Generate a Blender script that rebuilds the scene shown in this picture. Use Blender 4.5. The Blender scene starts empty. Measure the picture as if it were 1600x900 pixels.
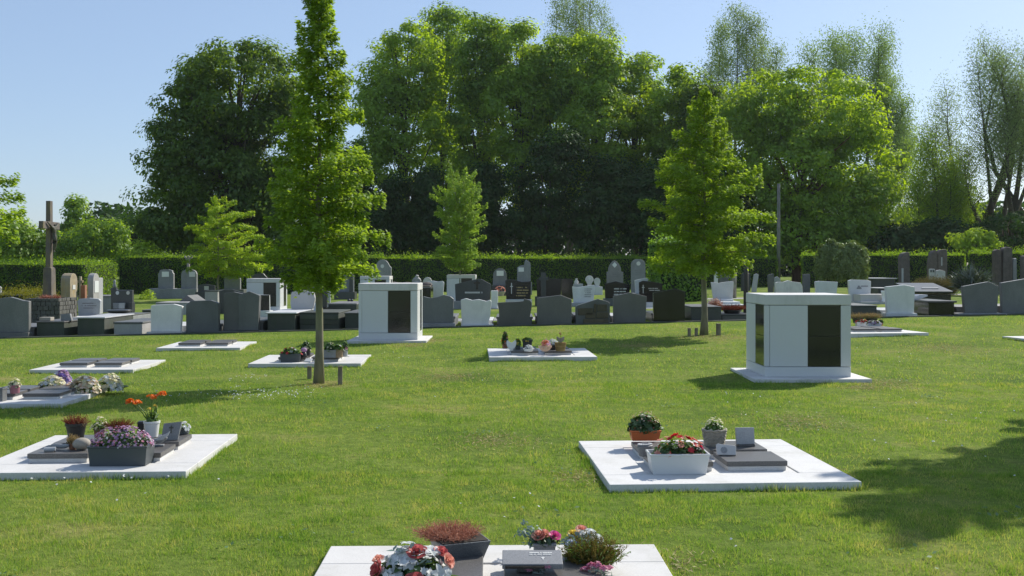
import bpy, bmesh, math, random
import numpy as np
from mathutils import Vector
random.seed(11)
rng = np.random.default_rng(11)
scene = bpy.context.scene
COL = scene.collection
F, HC, YH = 1600.0, 1.7, 418.0          # focal length in photo pixels, eye height, horizon row
PI = math.pi
R = math.radians

# ---------------------------------------------------------------- terrain
def gz(x, y):
    s = min(max((y - 14.0) / 12.0, 0.0), 1.0); s = s * s * (3 - 2 * s)
    return s * min(max(0.12 + 0.0137 * x, -0.08), 0.42)
def gz_np(x, y):
    s = np.clip((y - 14.0) / 12.0, 0, 1); s = s * s * (3 - 2 * s)
    return s * np.clip(0.12 + 0.0137 * x, -0.08, 0.42)
def P(px, py, d):
    return Vector(((px - 800) / F * d, d, HC - (py - YH) / F * d))
def G(px, py, z=0.0):
    d = HC * F / (py - YH)
    for _ in range(30):
        d = (HC - z - gz((px - 800) / F * d, d)) * F / (py - YH)
    x = (px - 800) / F * d
    return Vector((x, d, gz(x, d) + z))
def SL(px, py, z):                        # photo point on a level plane at height z
    d = (HC - z) * F / (py - YH)
    return Vector(((px - 800) / F * d, d, z))
def row_d(px): return 25.6 + 4.7 * px / 1600.0   # line of the front row of graves

# ---------------------------------------------------------------- objects
def tag(o, label=None, cat=None, group=None, kind=None):
    if label: o['label'] = label
    if cat: o['category'] = cat
    if group: o['group'] = group
    if kind: o['kind'] = kind
    return o
def empty(name, loc, label, cat, group=None, rz=0.0):
    o = bpy.data.objects.new(name, None); COL.objects.link(o)
    o.empty_display_size = 0.2
    o.location = loc; o.rotation_euler = (0, 0, rz)
    return tag(o, label, cat, group)
def link(name, me, mat, parent=None, loc=(0, 0, 0), rz=0.0, bev=0.0, smooth=False):
    o = bpy.data.objects.new(name, me); COL.objects.link(o)
    if mat is not None:
        for m in (mat if isinstance(mat, (list, tuple)) else [mat]): me.materials.append(m)
    o.location = loc; o.rotation_euler = (0, 0, rz)
    if parent is not None: o.parent = parent
    if bev > 0:
        b = o.modifiers.new('bevel', 'BEVEL'); b.width = bev; b.segments = 2; b.limit_method = 'ANGLE'; b.angle_limit = R(35)
    if smooth:
        me.polygons.foreach_set('use_smooth', [True] * len(me.polygons))
    return o
def copy_tree(o, loc, rz=None, label=None, group=None):
    c = o.copy(); COL.objects.link(c); c.location = loc
    if rz is not None: c.rotation_euler = (0, 0, rz)
    if label: c['label'] = label
    if group: c['group'] = group
    for ch in [k for k in bpy.data.objects if k.parent == o]:
        d = ch.copy(); COL.objects.link(d); d.parent = c
        for g in [k for k in bpy.data.objects if k.parent == ch]:
            e = g.copy(); COL.objects.link(e); e.parent = d
    return c

class MB:
    """collects boxes, prisms, tubes and lathes and links them as ONE mesh object"""
    def __init__(s): s.v = []; s.f = []; s.mi = []; s.m = 0
    def add(s, vs, fs):
        n = len(s.v); s.v += [tuple(v) for v in vs]
        for f in fs: s.f.append([n + i for i in f]); s.mi.append(s.m)
        return s
    def box(s, cx, cy, z0, sx, sy, h, tx=1.0, ty=1.0, rz=0.0, shx=0.0, shy=0.0):
        c, q = math.cos(rz), math.sin(rz); vs = []
        for k, (fx, fy) in enumerate(((1, 1), (tx, ty))):
            for ax, ay in ((-1, -1), (1, -1), (1, 1), (-1, 1)):
                x, y = ax * sx / 2 * fx + (shx if k else 0), ay * sy / 2 * fy + (shy if k else 0)
                vs.append((cx + x * c - y * q, cy + x * q + y * c, z0 + h * k))
        return s.add(vs, [[3, 2, 1, 0], [4, 5, 6, 7], [0, 1, 5, 4], [1, 2, 6, 5], [2, 3, 7, 6], [3, 0, 4, 7]])
    def prism(s, prof, y0, y1):              # (x, z) outline, extruded along y
        n = len(prof); a = sum(prof[i][0] * prof[(i + 1) % n][1] - prof[(i + 1) % n][0] * prof[i][1] for i in range(n))
        if a < 0: prof = prof[::-1]
        vs = [(x, y0, z) for x, z in prof] + [(x, y1, z) for x, z in prof]
        fs = [list(range(n)), list(range(2 * n - 1, n - 1, -1))]
        for i in range(n):
            j = (i + 1) % n; fs.append([j, i, i + n, j + n])
        return s.add(vs, fs)
    def tube(s, pts, rad, n=8, cap=True):
        pts = [Vector(p) for p in pts]; rings = []
        for i, p in enumerate(pts):
            t = (pts[min(i + 1, len(pts) - 1)] - pts[max(i - 1, 0)]).normalized()
            a = t.cross(Vector((0, 0, 1)));
            if a.length < 0.05: a = t.cross(Vector((1, 0, 0)))
            a.normalize(); b = t.cross(a)
            r = rad[i] if isinstance(rad, (list, tuple)) else rad
            rings.append([p + a * (r * math.cos(2 * PI * k / n)) + b * (r * math.sin(2 * PI * k / n)) for k in range(n)])
        vs = [v for r_ in rings for v in r_]; fs = []
        for i in range(len(pts) - 1):
            for k in range(n):
                k2 = (k + 1) % n
                fs.append([i * n + k, (i + 1) * n + k, (i + 1) * n + k2, i * n + k2])
        if cap: fs.append(list(range(n))); fs.append([(len(pts) - 1) * n + k for k in range(n)][::-1])
        return s.add(vs, fs)
    def lathe(s, prof, n=20, c=(0, 0, 0), sx=1.0, sy=1.0):
        vs = []; fs = []
        for r, z in prof:
            for k in range(n):
                a = 2 * PI * k / n; vs.append((c[0] + r * sx * math.cos(a), c[1] + r * sy * math.sin(a), c[2] + z))
        m = len(prof)
        for i in range(m - 1):
            for k in range(n):
                k2 = (k + 1) % n; fs.append([i * n + k, i * n + k2, (i + 1) * n + k2, (i + 1) * n + k])
        fs.append(list(range(n))[::-1]); fs.append([(m - 1) * n + k for k in range(n)])
        return s.add(vs, fs)
    def ball(s, c, r, n=12, sx=1, sy=1, sz=1):
        prof = [(max(r * math.sin(PI * i / n), 1e-4), -r * sz * math.cos(PI * i / n)) for i in range(n + 1)]
        return s.lathe(prof, n + 4, c, sx, sy)
    def mesh(s, name):
        me = bpy.data.meshes.new(name); me.from_pydata(s.v, [], s.f)
        me.polygons.foreach_set('material_index', s.mi); me.update(); return me
    def build(s, name, mat, parent=None, loc=(0, 0, 0), rz=0.0, bev=0.0, smooth=False):
        return link(name, s.mesh(name), mat, parent, loc, rz, bev, smooth)

def np_mesh(name, V, k):
    """V: (N*k, 3) vertices of N separate k-gons"""
    me = bpy.data.meshes.new(name); n = len(V)
    me.vertices.add(n); me.vertices.foreach_set('co', np.ascontiguousarray(V, np.float32).ravel())
    me.loops.add(n); me.loops.foreach_set('vertex_index', np.arange(n, dtype=np.int32))
    nf = n // k
    me.polygons.add(nf); me.polygons.foreach_set('loop_start', np.arange(0, n, k, dtype=np.int32))
    me.polygons.foreach_set('loop_total', np.full(nf, k, np.int32))
    me.update(calc_edges=True); return me
def unit(a): return a / np.maximum(np.linalg.norm(a, axis=1, keepdims=True), 1e-9)
def rand_dir(n, g=None):
    return unit((g or rng).normal(size=(n, 3)))
def leaf_quads(c, nrm, ld, L, W, fold=0.0):
    """pointed leaves: centre c, normal, long axis ld (made orthogonal), length, width -> (4N,3)"""
    nrm = unit(nrm); ld = unit(ld - nrm * np.sum(ld * nrm, 1, keepdims=True)); wd = np.cross(nrm, ld)
    L = np.broadcast_to(np.asarray(L, float), (len(c),))[:, None]; W = np.broadcast_to(np.asarray(W, float), (len(c),))[:, None]
    V = np.empty((len(c), 4, 3))
    V[:, 0] = c - ld * L * .5; V[:, 1] = c + wd * W * .5 - ld * L * .06 + nrm * W * fold
    V[:, 2] = c + ld * L * .5; V[:, 3] = c - wd * W * .5 - ld * L * .06 + nrm * W * fold
    return V.reshape(-1, 3)

# ---------------------------------------------------------------- materials
MATS = {}
def nodes(name):
    m = bpy.data.materials.new(name); m.use_nodes = True
    nt = m.node_tree; nt.nodes.clear(); MATS[name] = m
    return m, nt, nt.nodes.new, nt.links.new
def ramp(N, L, src, stops):
    r = N('ShaderNodeValToRGB'); e = r.color_ramp.elements
    while len(e) < len(stops): e.new(0.5)
    for k, (p, c) in enumerate(stops):
        e[k].position = p; e[k].color = (*c, 1) if len(c) == 3 else c
    L(src, r.inputs[0]); return r.outputs[0]
def mul(c, k): return tuple(min(1, x * k) for x in c)
def stone(name, base, rough=.6, var=.18, scale=3.0, speck=.25, bump=.15, stain=None, stain_amt=.5, spec=.5, sscale=220, tonevar=1.0):
    m, nt, N, L = nodes(name)
    tc = N('ShaderNodeTexCoord'); oi = N('ShaderNodeObjectInfo')
    add = N('ShaderNodeVectorMath'); add.operation = 'ADD'; L(tc.outputs['Object'], add.inputs[0])
    sc = N('ShaderNodeVectorMath'); sc.operation = 'SCALE'; sc.inputs[0].default_value = (37, 19, 53); L(oi.outputs['Random'], sc.inputs['Scale']); L(sc.outputs[0], add.inputs[1])
    n1 = N('ShaderNodeTexNoise'); n1.inputs['Scale'].default_value = scale; n1.inputs['Detail'].default_value = 6; n1.inputs['Roughness'].default_value = .65; L(add.outputs[0], n1.inputs[0])
    n2 = N('ShaderNodeTexNoise'); n2.inputs['Scale'].default_value = sscale; n2.inputs['Detail'].default_value = 2; L(add.outputs[0], n2.inputs[0])
    col = ramp(N, L, n1.outputs[0], [(.25, mul(base, 1 - var)), (.75, mul(base, 1 + var))])
    sp = ramp(N, L, n2.outputs[0], [(.35, (1 - speck,) * 3), (.65, (1 + speck,) * 3)])
    mx = N('ShaderNodeMix'); mx.data_type = 'RGBA'; mx.blend_type = 'MULTIPLY'; mx.inputs[0].default_value = 1; L(col, mx.inputs[6]); L(sp, mx.inputs[7])
    vr = N('ShaderNodeMapRange'); vr.inputs[3].default_value = .82; vr.inputs[4].default_value = 1.2; L(oi.outputs['Random'], vr.inputs[0])
    tn = ramp(N, L, oi.outputs['Random'], [(0, (1.06, 1, .93)), (.5, (.97, 1, 1.02)), (1, (1.03, 1, .95))])
    m3 = N('ShaderNodeVectorMath'); m3.operation = 'SCALE'; L(tn, m3.inputs[0]); L(vr.outputs[0], m3.inputs['Scale'])
    m4 = N('ShaderNodeMix'); m4.data_type = 'RGBA'; m4.blend_type = 'MULTIPLY'; m4.inputs[0].default_value = tonevar; L(mx.outputs[2], m4.inputs[6]); L(m3.outputs[0], m4.inputs[7])
    out = m4.outputs[2]
    if stain:
        n3 = N('ShaderNodeTexNoise'); n3.inputs['Scale'].default_value = scale * .9; n3.inputs['Detail'].default_value = 8; n3.inputs['Roughness'].default_value = .7
        mp = N('ShaderNodeMapping'); mp.inputs['Scale'].default_value = (1.3, 1.3, .45); mp.inputs['Location'].default_value = (9, 4, 2); L(add.outputs[0], mp.inputs[0]); L(mp.outputs[0], n3.inputs[0])
        fr = ramp(N, L, n3.outputs[0], [(.48, (0, 0, 0)), (.72, (stain_amt,) * 3)])
        m2 = N('ShaderNodeMix'); m2.data_type = 'RGBA'; L(fr, m2.inputs[0]); L(out, m2.inputs[6]); m2.inputs[7].default_value = (*stain, 1); out = m2.outputs[2]
    b = N('ShaderNodeBsdfPrincipled'); L(out, b.inputs['Base Color']); b.inputs['Specular IOR Level'].default_value = spec
    rr = N('ShaderNodeMapRange'); rr.inputs[3].default_value = max(rough - .08, .03); rr.inputs[4].default_value = min(rough + .08, 1); L(n1.outputs[0], rr.inputs[0]); L(rr.outputs[0], b.inputs['Roughness'])
    if bump:
        bp = N('ShaderNodeBump'); bp.inputs['Strength'].default_value = bump; bp.inputs['Distance'].default_value = .01; L(n1.outputs[0], bp.inputs['Height']); L(bp.outputs[0], b.inputs['Normal'])
    o = N('ShaderNodeOutputMaterial'); L(b.outputs[0], o.inputs[0]); return m
def leaf(name, c0, c1, trans=.45, tc_=None, nscale=.6, gloss=.02, grough=.5, c2=None):
    """two-tone foliage: colour differs leaf by leaf and clump by clump; light passes through"""
    m, nt, N, L = nodes(name)
    geo = N('ShaderNodeNewGeometry'); tc = N('ShaderNodeTexCoord')
    n = N('ShaderNodeTexNoise'); n.inputs['Scale'].default_value = nscale; n.inputs['Detail'].default_value = 3; L(tc.outputs['Object'], n.inputs[0])
    a = N('ShaderNodeMath'); a.operation = 'MULTIPLY_ADD'; a.inputs[1].default_value = .55; L(geo.outputs['Random Per Island'], a.inputs[0])
    s = N('ShaderNodeMath'); s.operation = 'MULTIPLY'; s.inputs[1].default_value = .9; L(n.outputs[0], s.inputs[0])
    s2 = N('ShaderNodeMath'); s2.operation = 'SUBTRACT'; s2.inputs[1].default_value = .2; L(s.outputs[0], s2.inputs[0]); L(s2.outputs[0], a.inputs[2])
    stops = [(.1, c0), (.9, c1)] if c2 is None else [(.08, c0), (.6, c1), (.95, c2)]
    col = ramp(N, L, a.outputs[0], stops)
    d = N('ShaderNodeBsdfDiffuse'); L(col, d.inputs[0])
    t = N('ShaderNodeBsdfTranslucent')
    tm = N('ShaderNodeMix'); tm.data_type = 'RGBA'; tm.blend_type = 'MULTIPLY'; tm.inputs[0].default_value = 1; L(col, tm.inputs[6]); tm.inputs[7].default_value = (*(tc_ or (1.5, 1.45, .7)), 1); L(tm.outputs[2], t.inputs[0])
    x = N('ShaderNodeMixShader'); x.inputs[0].default_value = trans; L(d.outputs[0], x.inputs[1]); L(t.outputs[0], x.inputs[2])
    g = N('ShaderNodeBsdfGlossy'); g.inputs['Roughness'].default_value = grough; g.inputs[0].default_value = (.9, .95, .9, 1)
    y = N('ShaderNodeMixShader'); y.inputs[0].default_value = gloss; L(x.outputs[0], y.inputs[1]); L(g.outputs[0], y.inputs[2])
    o = N('ShaderNodeOutputMaterial'); L(y.outputs[0], o.inputs[0]); return m
def bark(name, base, scale=9):
    m, nt, N, L = nodes(name); tc = N('ShaderNodeTexCoord'); mp = N('ShaderNodeMapping'); mp.inputs['Scale'].default_value = (1, 1, .25); L(tc.outputs['Object'], mp.inputs[0])
    n = N('ShaderNodeTexNoise'); n.inputs['Scale'].default_value = scale; n.inputs['Detail'].default_value = 7; L(mp.outputs[0], n.inputs[0])
    n2 = N('ShaderNodeTexNoise'); n2.inputs['Scale'].default_value = scale * .25; n2.inputs['Detail'].default_value = 4; L(tc.outputs['Object'], n2.inputs[0])
    c = ramp(N, L, n.outputs[0], [(.3, mul(base, .6)), (.7, mul(base, 1.35))])
    c2 = ramp(N, L, n2.outputs[0], [(.45, (1, 1, 1)), (.7, (.72, .95, .6))])
    mx = N('ShaderNodeMix'); mx.data_type = 'RGBA'; mx.blend_type = 'MULTIPLY'; mx.inputs[0].default_value = 1; L(c, mx.inputs[6]); L(c2, mx.inputs[7])
    b = N('ShaderNodeBsdfPrincipled'); b.inputs['Roughness'].default_value = .85; L(mx.outputs[2], b.inputs['Base Color'])
    bp = N('ShaderNodeBump'); bp.inputs['Strength'].default_value = .5; bp.inputs['Distance'].default_value = .02; L(n.outputs[0], bp.inputs['Height']); L(bp.outputs[0], b.inputs['Normal'])
    o = N('ShaderNodeOutputMaterial'); L(b.outputs[0], o.inputs[0]); return m

stone('white_concrete', (.60, .59, .57), .8, .06, 2.5, .05, .12, stain=(.40, .39, .34), stain_amt=.55, spec=.3, sscale=90, tonevar=.25)
stone('white_panel', (.60, .61, .61), .45, .03, 1.5, .02, .03, stain=(.62, .62, .58), stain_amt=.35, sscale=60, tonevar=.2)
stone('white_marble', (.58, .58, .575), .5, .10, 3.5, .04, .05, stain=(.48, .49, .48), stain_amt=.5)
stone('pale_marble', (.55, .54, .52), .55, .12, 4, .06, .08, stain=(.36, .36, .34), stain_amt=.5)
stone('grey_granite', (.145, .146, .144), .5, .14, 2.0, .35, .05, stain=(.085, .095, .09), stain_amt=.5)
stone('slate_granite', (.108, .110, .108), .5, .16, 2.0, .35, .05, stain=(.06, .07, .06), stain_amt=.6)
stone('mid_grey_stone', (.23, .235, .24), .6, .16, 2.5, .25, .1, stain=(.15, .15, .14), stain_amt=.6)
stone('light_grey_stone', (.38, .385, .39), .6, .12, 2.5, .2, .08, stain=(.25, .25, .24), stain_amt=.5)
stone('dark_granite', (.05, .053, .055), .35, .2, 2.0, .45, .03)
stone('mossy_dark_stone', (.055, .06, .048), .75, .3, 3.0, .3, .2, stain=(.035, .055, .025), stain_amt=.8)
stone('black_granite', (.014, .014, .016), .12, .2, 2.0, .5, .0)
stone('door_granite', (.028, .027, .026), .08, .15, 2.0, .5, .0)
stone('lid_granite', (.105, .10, .095), .42, .1, 3.0, .45, .03, spec=.5)
stone('old_masonry', (.105, .10, .088), .9, .4, 4.0, .3, .5, stain=(.05, .052, .04), stain_amt=.8)
stone('blue_stone', (.20, .205, .215), .6, .14, 2.5, .2, .1, stain=(.11, .11, .11), stain_amt=.6)
stone('rough_brown_stone', (.12, .098, .085), .85, .35, 5.0, .3, .6, stain=(.06, .05, .05), stain_amt=.7)
stone('brown_block', (.10, .082, .05), .8, .35, 4.0, .3, .4, stain=(.05, .05, .03), stain_amt=.7)
stone('lichen_stone', (.30, .25, .17), .85, .3, 5.0, .2, .4, stain=(.34, .22, .06), stain_amt=.9)
stone('cross_concrete', (.115, .095, .08), .85, .25, 4.0, .2, .3, stain=(.24, .2, .07), stain_amt=.8)
stone('bronze', (.05, .05, .035), .5, .3, 8.0, .2, .2)
stone('pebble', (.36, .33, .28), .8, .12, 9.0, .2, .2)
stone('white_enamel', (.66, .66, .64), .35, .02, 3.0, .02, 0)
stone('white_plastic', (.62, .62, .61), .4, .03, 3.0, .02, .02)
stone('grey_plastic', (.060, .068, .072), .5, .1, 3.0, .05, .03)
stone('black_plastic', (.03, .03, .03), .45, .15, 3.0, .05, .03)
stone('orange_plastic', (.55, .13, .035), .45, .06, 4.0, .03, .03)
stone('purple_pot', (.25, .10, .12), .5, .1, 4.0, .05, .03)
stone('terracotta', (.30, .14, .08), .8, .15, 5.0, .1, .1)
stone('wicker', (.32, .28, .22), .8, .3, 30, .2, .4)
stone('stump_bark', (.24, .17, .10), .9, .35, 18, .2, .6)
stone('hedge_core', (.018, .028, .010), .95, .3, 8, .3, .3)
stone('soil', (.03, .022, .015), .95, .3, 20, .3, .5)
stone('asphalt_path', (.27, .26, .245), .9, .12, 6, .3, .2)
stone('lettering_grey', (.5, .5, .5), .5, .02, 3, 0, 0)
stone('lettering_gold', (.42, .33, .16), .4, .02, 3, 0, 0)
stone('lettering_dark', (.16, .16, .17), .5, .02, 3, 0, 0)
stone('teal_plastic', (.25, .55, .5), .5, .05, 3, .02, 0)
bark('grey_bark', (.22, .19, .13)); bark('dark_bark', (.07, .055, .04), 3); bark('red_bark', (.13, .06, .035), 3)
bark('stake_wood', (.20, .165, .12), 14); bark('post_wood', (.06, .05, .04), 14); bark('pale_wood', (.30, .26, .22), 14); bark('pole_wood', (.20, .18, .16), 6)

leaf('hornbeam_leaf', (0.117, 0.192, 0.030), (0.293, 0.422, 0.055), .5, (1.7, 1.6, .6), 1.6, .018)
leaf('pale_hornbeam_leaf', (0.149, 0.246, 0.043), (0.311, 0.444, 0.079), .5, (1.5, 1.45, .7), 1.6, .018)
leaf('young_leaf', (0.176, 0.278, 0.022), (0.380, 0.510, 0.045), .5, (1.6, 1.5, .6), 1.6, .018)
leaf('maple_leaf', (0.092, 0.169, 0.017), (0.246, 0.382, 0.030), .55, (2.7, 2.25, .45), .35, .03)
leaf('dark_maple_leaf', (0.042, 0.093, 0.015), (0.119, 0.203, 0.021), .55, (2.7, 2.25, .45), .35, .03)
leaf('ash_leaf', (0.067, 0.145, 0.021), (0.197, 0.317, 0.033), .55, (2.7, 2.25, .45), .4, .03)
leaf('willow_leaf', (0.148, 0.236, 0.074), (0.346, 0.468, 0.147), .36, (1.3, 1.3, .8), .4, .02)
leaf('poplar_leaf', (0.147, 0.217, 0.075), (0.334, 0.436, 0.150), .36, (1.25, 1.25, .8), .4, .02)
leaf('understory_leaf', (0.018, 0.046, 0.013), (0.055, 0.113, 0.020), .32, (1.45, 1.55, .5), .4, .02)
leaf('hedge_leaf', (0.056, 0.129, 0.018), (0.166, 0.281, 0.032), .5, (2.6, 2.2, .5), .9, .02)
leaf('golden_hedge_leaf', (0.120, 0.132, 0.014), (0.240, 0.228, 0.024), .4, (1.5, 1.4, .6), 2, .02)
leaf('shrub_leaf', (0.081, 0.129, 0.030), (0.232, 0.291, 0.075), .3, (1.3, 1.3, .8), 1.0, .05)
leaf('ivy_leaf', (0.078, 0.169, 0.019), (0.234, 0.407, 0.032), .45, (1.6, 1.5, .6), 1.0, .05)
leaf('plant_leaf', (0.027, 0.068, 0.018), (0.090, 0.165, 0.038), .35, (1.5, 1.45, .7), 8, .06)
leaf('bright_plant_leaf', (0.065, 0.143, 0.019), (0.156, 0.260, 0.039), .4, (1.5, 1.45, .7), 8, .05)
leaf('eucalyptus_leaf', (.12, .2, .17), (.25, .33, .28), .3, (1.1, 1.1, 1), 8, .05)
leaf('yucca_leaf', (.02, .035, .018), (.07, .09, .055), .2, (1.2, 1.2, .8), 4, .12, .3)
leaf('heath_mound', (0.102, 0.094, 0.036), (0.228, 0.186, 0.090), .25, (1.2, 1.2, .8), 2, .0)
leaf('heather_rust', (0.255, 0.100, 0.063), (0.578, 0.300, 0.210), .2, (1.2, 1.1, 1), 20, .0)
leaf('heather_red', (.12, .03, .02), (.28, .08, .055), .2, (1.2, 1.1, 1), 20, .0)
leaf('heather_olive', (.085, .075, .02), (.22, .17, .05), .25, (1.2, 1.2, .8), 20, .0)
leaf('grass_tan', (.24, .18, .08), (.4, .3, .14), .3, (1.2, 1.1, 1), 20, .0)
def petal(n, a, b, t=.42): leaf(n, a, b, t, (1.1, 1.1, 1.1), 12, .03)
petal('petal_white', (.62, .64, .62), (.82, .83, .82)); petal('petal_cream', (.68, .62, .38), (.82, .79, .6)); petal('petal_peach', (.7, .5, .36), (.82, .7, .55))
petal('petal_pink', (.50, .12, .22), (.75, .36, .48)); petal('petal_magenta', (.55, .04, .2), (.75, .15, .4)); petal('petal_mauve', (.38, .2, .38), (.65, .45, .62))
petal('petal_red', (.5, .02, .03), (.72, .05, .06)); petal('petal_rose', (.40, .06, .07), (.58, .16, .15)); petal('petal_salmon', (.65, .22, .16), (.8, .45, .34))
petal('petal_orange', (.65, .12, .01), (.85, .26, .02)); petal('petal_blue', (.45, .52, .68), (.68, .74, .82)); petal('petal_violet', (.25, .17, .5), (.45, .36, .68)); petal('petal_yellow', (.6, .42, .04), (.8, .62, .12))
# ---------------------------------------------------------------- sky, sun, camera
SUN_AZ, SUN_EL = R(45.0), R(38.0)        # azimuth from +Y towards +X
w = bpy.data.worlds.new('World'); scene.world = w; w.use_nodes = True
nt = w.node_tree; bg = nt.nodes['Background']
sky = nt.nodes.new('ShaderNodeTexSky'); sky.sky_type = 'NISHITA'; sky.sun_disc = False
sky.sun_elevation = SUN_EL; sky.sun_rotation = SUN_AZ; sky.air_density = 1.0; sky.dust_density = 0.7; sky.ozone_density = 3.0; sky.altitude = 50
mxs = nt.nodes.new('ShaderNodeMix'); mxs.data_type = 'RGBA'; mxs.inputs[0].default_value = .45; nt.links.new(sky.outputs[0], mxs.inputs[6]); mxs.inputs[7].default_value = (2.75, 3.6, 5.2, 1)   # hazy summer air evens the sky out
nt.links.new(mxs.outputs[2], bg.inputs[0]); bg.inputs[1].default_value = 0.12
sl = bpy.data.lights.new('sun', 'SUN'); sl.energy = 4.7; sl.angle = R(.53); sl.color = (1, .95, .86)
so = bpy.data.objects.new('sun', sl); COL.objects.link(so)
sv = Vector((math.sin(SUN_AZ) * math.cos(SUN_EL), math.cos(SUN_AZ) * math.cos(SUN_EL), math.sin(SUN_EL)))
so.rotation_euler = sv.to_track_quat('Z', 'Y').to_euler(); so.location = sv * 60
cam = bpy.data.cameras.new('camera'); cam.lens = 36.0 * F / 1600.0; cam.sensor_width = 36; cam.shift_y = -(450 - YH) / 1600.0
cam.clip_start = .05; cam.clip_end = 4000
co = bpy.data.objects.new('camera', cam); COL.objects.link(co); co.location = (0, 0, HC); co.rotation_euler = (R(90), 0, 0)
scene.camera = co
vs = scene.view_settings; vs.view_transform = 'Standard'; vs.look = 'None'; vs.gamma = 1; vs.use_curve_mapping = False; vs.exposure = 0.32
scene.cycles.max_bounces = 12; scene.cycles.diffuse_bounces = 7; scene.cycles.transmission_bounces = 8; scene.cycles.transparent_max_bounces = 8; scene.cycles.use_denoising = True

# ---------------------------------------------------------------- ground sheet
xs = np.concatenate([[-1500, -700, -350, -180, -100], np.arange(-60, 61, 1.0), [100, 180, 350, 700, 1500]])
ys = np.concatenate([[-300, -120, -50, -20], np.arange(-6, 90, 1.0), [100, 120, 160, 250, 400, 700, 1200, 2200]])
X, Y = np.meshgrid(xs, ys); Z = gz_np(X, Y)
V = np.stack([X, Y, Z], -1).reshape(-1, 3); nx = len(xs)
fs = [[j * nx + i, j * nx + i + 1, (j + 1) * nx + i + 1, (j + 1) * nx + i] for j in range(len(ys) - 1) for i in range(nx - 1)]
me = bpy.data.meshes.new('ground'); me.from_pydata(V.tolist(), [], fs)
m, nt, N, L = nodes('lawn_ground'); tc = N('ShaderNodeTexCoord')
def noise(sc, det=4, rough=.6):
    n = N('ShaderNodeTexNoise'); n.inputs['Scale'].default_value = sc; n.inputs['Detail'].default_value = det; n.inputs['Roughness'].default_value = rough
    L(tc.outputs['Object'], n.inputs[0]); return n.outputs[0]
c1 = ramp(N, L, noise(.55, 6), [(.3, (.08, .14, .025)), (.55, (.16, .22, .045)), (.75, (.28, .26, .10))])
c2 = ramp(N, L, noise(9, 5, .75), [(.3, (.55, .6, .5)), (.7, (1.35, 1.25, 1.2))])
mx = N('ShaderNodeMix'); mx.data_type = 'RGBA'; mx.blend_type = 'MULTIPLY'; mx.inputs[0].default_value = 1; L(c1, mx.inputs[6]); L(c2, mx.inputs[7])
b = N('ShaderNodeBsdfPrincipled'); b.inputs['Roughness'].default_value = 1; b.inputs['Specular IOR Level'].default_value = .05; L(mx.outputs[2], b.inputs['Base Color'])
bp = N('ShaderNodeBump'); bp.inputs['Strength'].default_value = .9; bp.inputs['Distance'].default_value = .03; L(noise(14, 6, .75), bp.inputs['Height']); L(bp.outputs[0], b.inputs['Normal'])
o = N('ShaderNodeOutputMaterial'); L(b.outputs[0], o.inputs[0])
tag(link('ground', me, m, smooth=True), 'short green cemetery lawn', None, None, 'structure')
# paths between the graves: thin sheets following the ground
def strip(name, pts_l, pts_r, dz=.006):
    vs = []; fs = []
    for a, b_ in zip(pts_l, pts_r):
        vs += [(a[0], a[1], gz(*a) + dz), (b_[0], b_[1], gz(*b_) + dz)]
    for i in range(len(pts_l) - 1): fs.append([2 * i, 2 * i + 1, 2 * i + 3, 2 * i + 2])
    me = bpy.data.meshes.new(name); me.from_pydata(vs, [], fs)
    return tag(link(name, me, MATS['asphalt_path']), None, None, None, 'structure')
xx = np.arange(-24, 27, 1.0)
strip('path', [(x, 30.6 + .15 * x) for x in xx], [(x, 32.4 + .15 * x) for x in xx])
strip('path', [(x, 45.5 + .12 * x) for x in np.arange(4, 30, 1.)], [(x, 47.2 + .12 * x) for x in np.arange(4, 30, 1.)])

# ---------------------------------------------------------------- concrete pads: rear corners in the photo
PADS = {}
def pad_place(key, rl, rr, depth, top=.06):
    z = top
    for _ in range(6):
        a, b_ = SL(*rl, z), SL(*rr, z); c = (a + b_) / 2; z = top + gz(c.x, c.y - depth / 2)
    v = b_ - a; rz = math.atan2(v.y, v.x); wd = v.length
    n = Vector((math.sin(rz), -math.cos(rz), 0)); c = (a + b_) / 2 + n * depth / 2
    PADS[key] = dict(c=Vector((c.x, c.y, z - top)), rz=rz, w=wd, d=depth, top=top)
pad_place('front', (517, 853), (1022, 850), 1.9)
pad_place('red', (904, 689), (1220, 686), 1.95)
pad_place('mauve', (86, 680), (371, 678), 1.85)
pad_place('heap', (-20, 605), (175, 604), 1.75)
pad_place('bare_near', (112, 562.5), (259, 562), 1.75)
pad_place('bare_far', (280, 534), (401, 533.5), 1.75)
pad_place('tree', (420, 554.5), (580, 554), 1.75)
pad_place('heart', (761.5, 544.5), (914, 544), 1.95)
pad_place('column', (1269, 513), (1384, 512), 1.9)
pad_place('edge', (1566, 524.3), (1684, 523), 1.9)
COLUMNS = [(Vector((0, 0, 0)), 0)]
def in_pad(x, y, marg=0.0):
    bad = np.zeros(len(x), bool)
    for p in PADS.values():
        dx, dy = x - p['c'].x, y - p['c'].y; c, q = math.cos(-p['rz']), math.sin(-p['rz'])
        lx, ly = dx * c - dy * q, dx * q + dy * c
        bad |= (abs(lx) < p['w'] / 2 + marg) & (abs(ly) < p['d'] / 2 + marg)
    return bad

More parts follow.
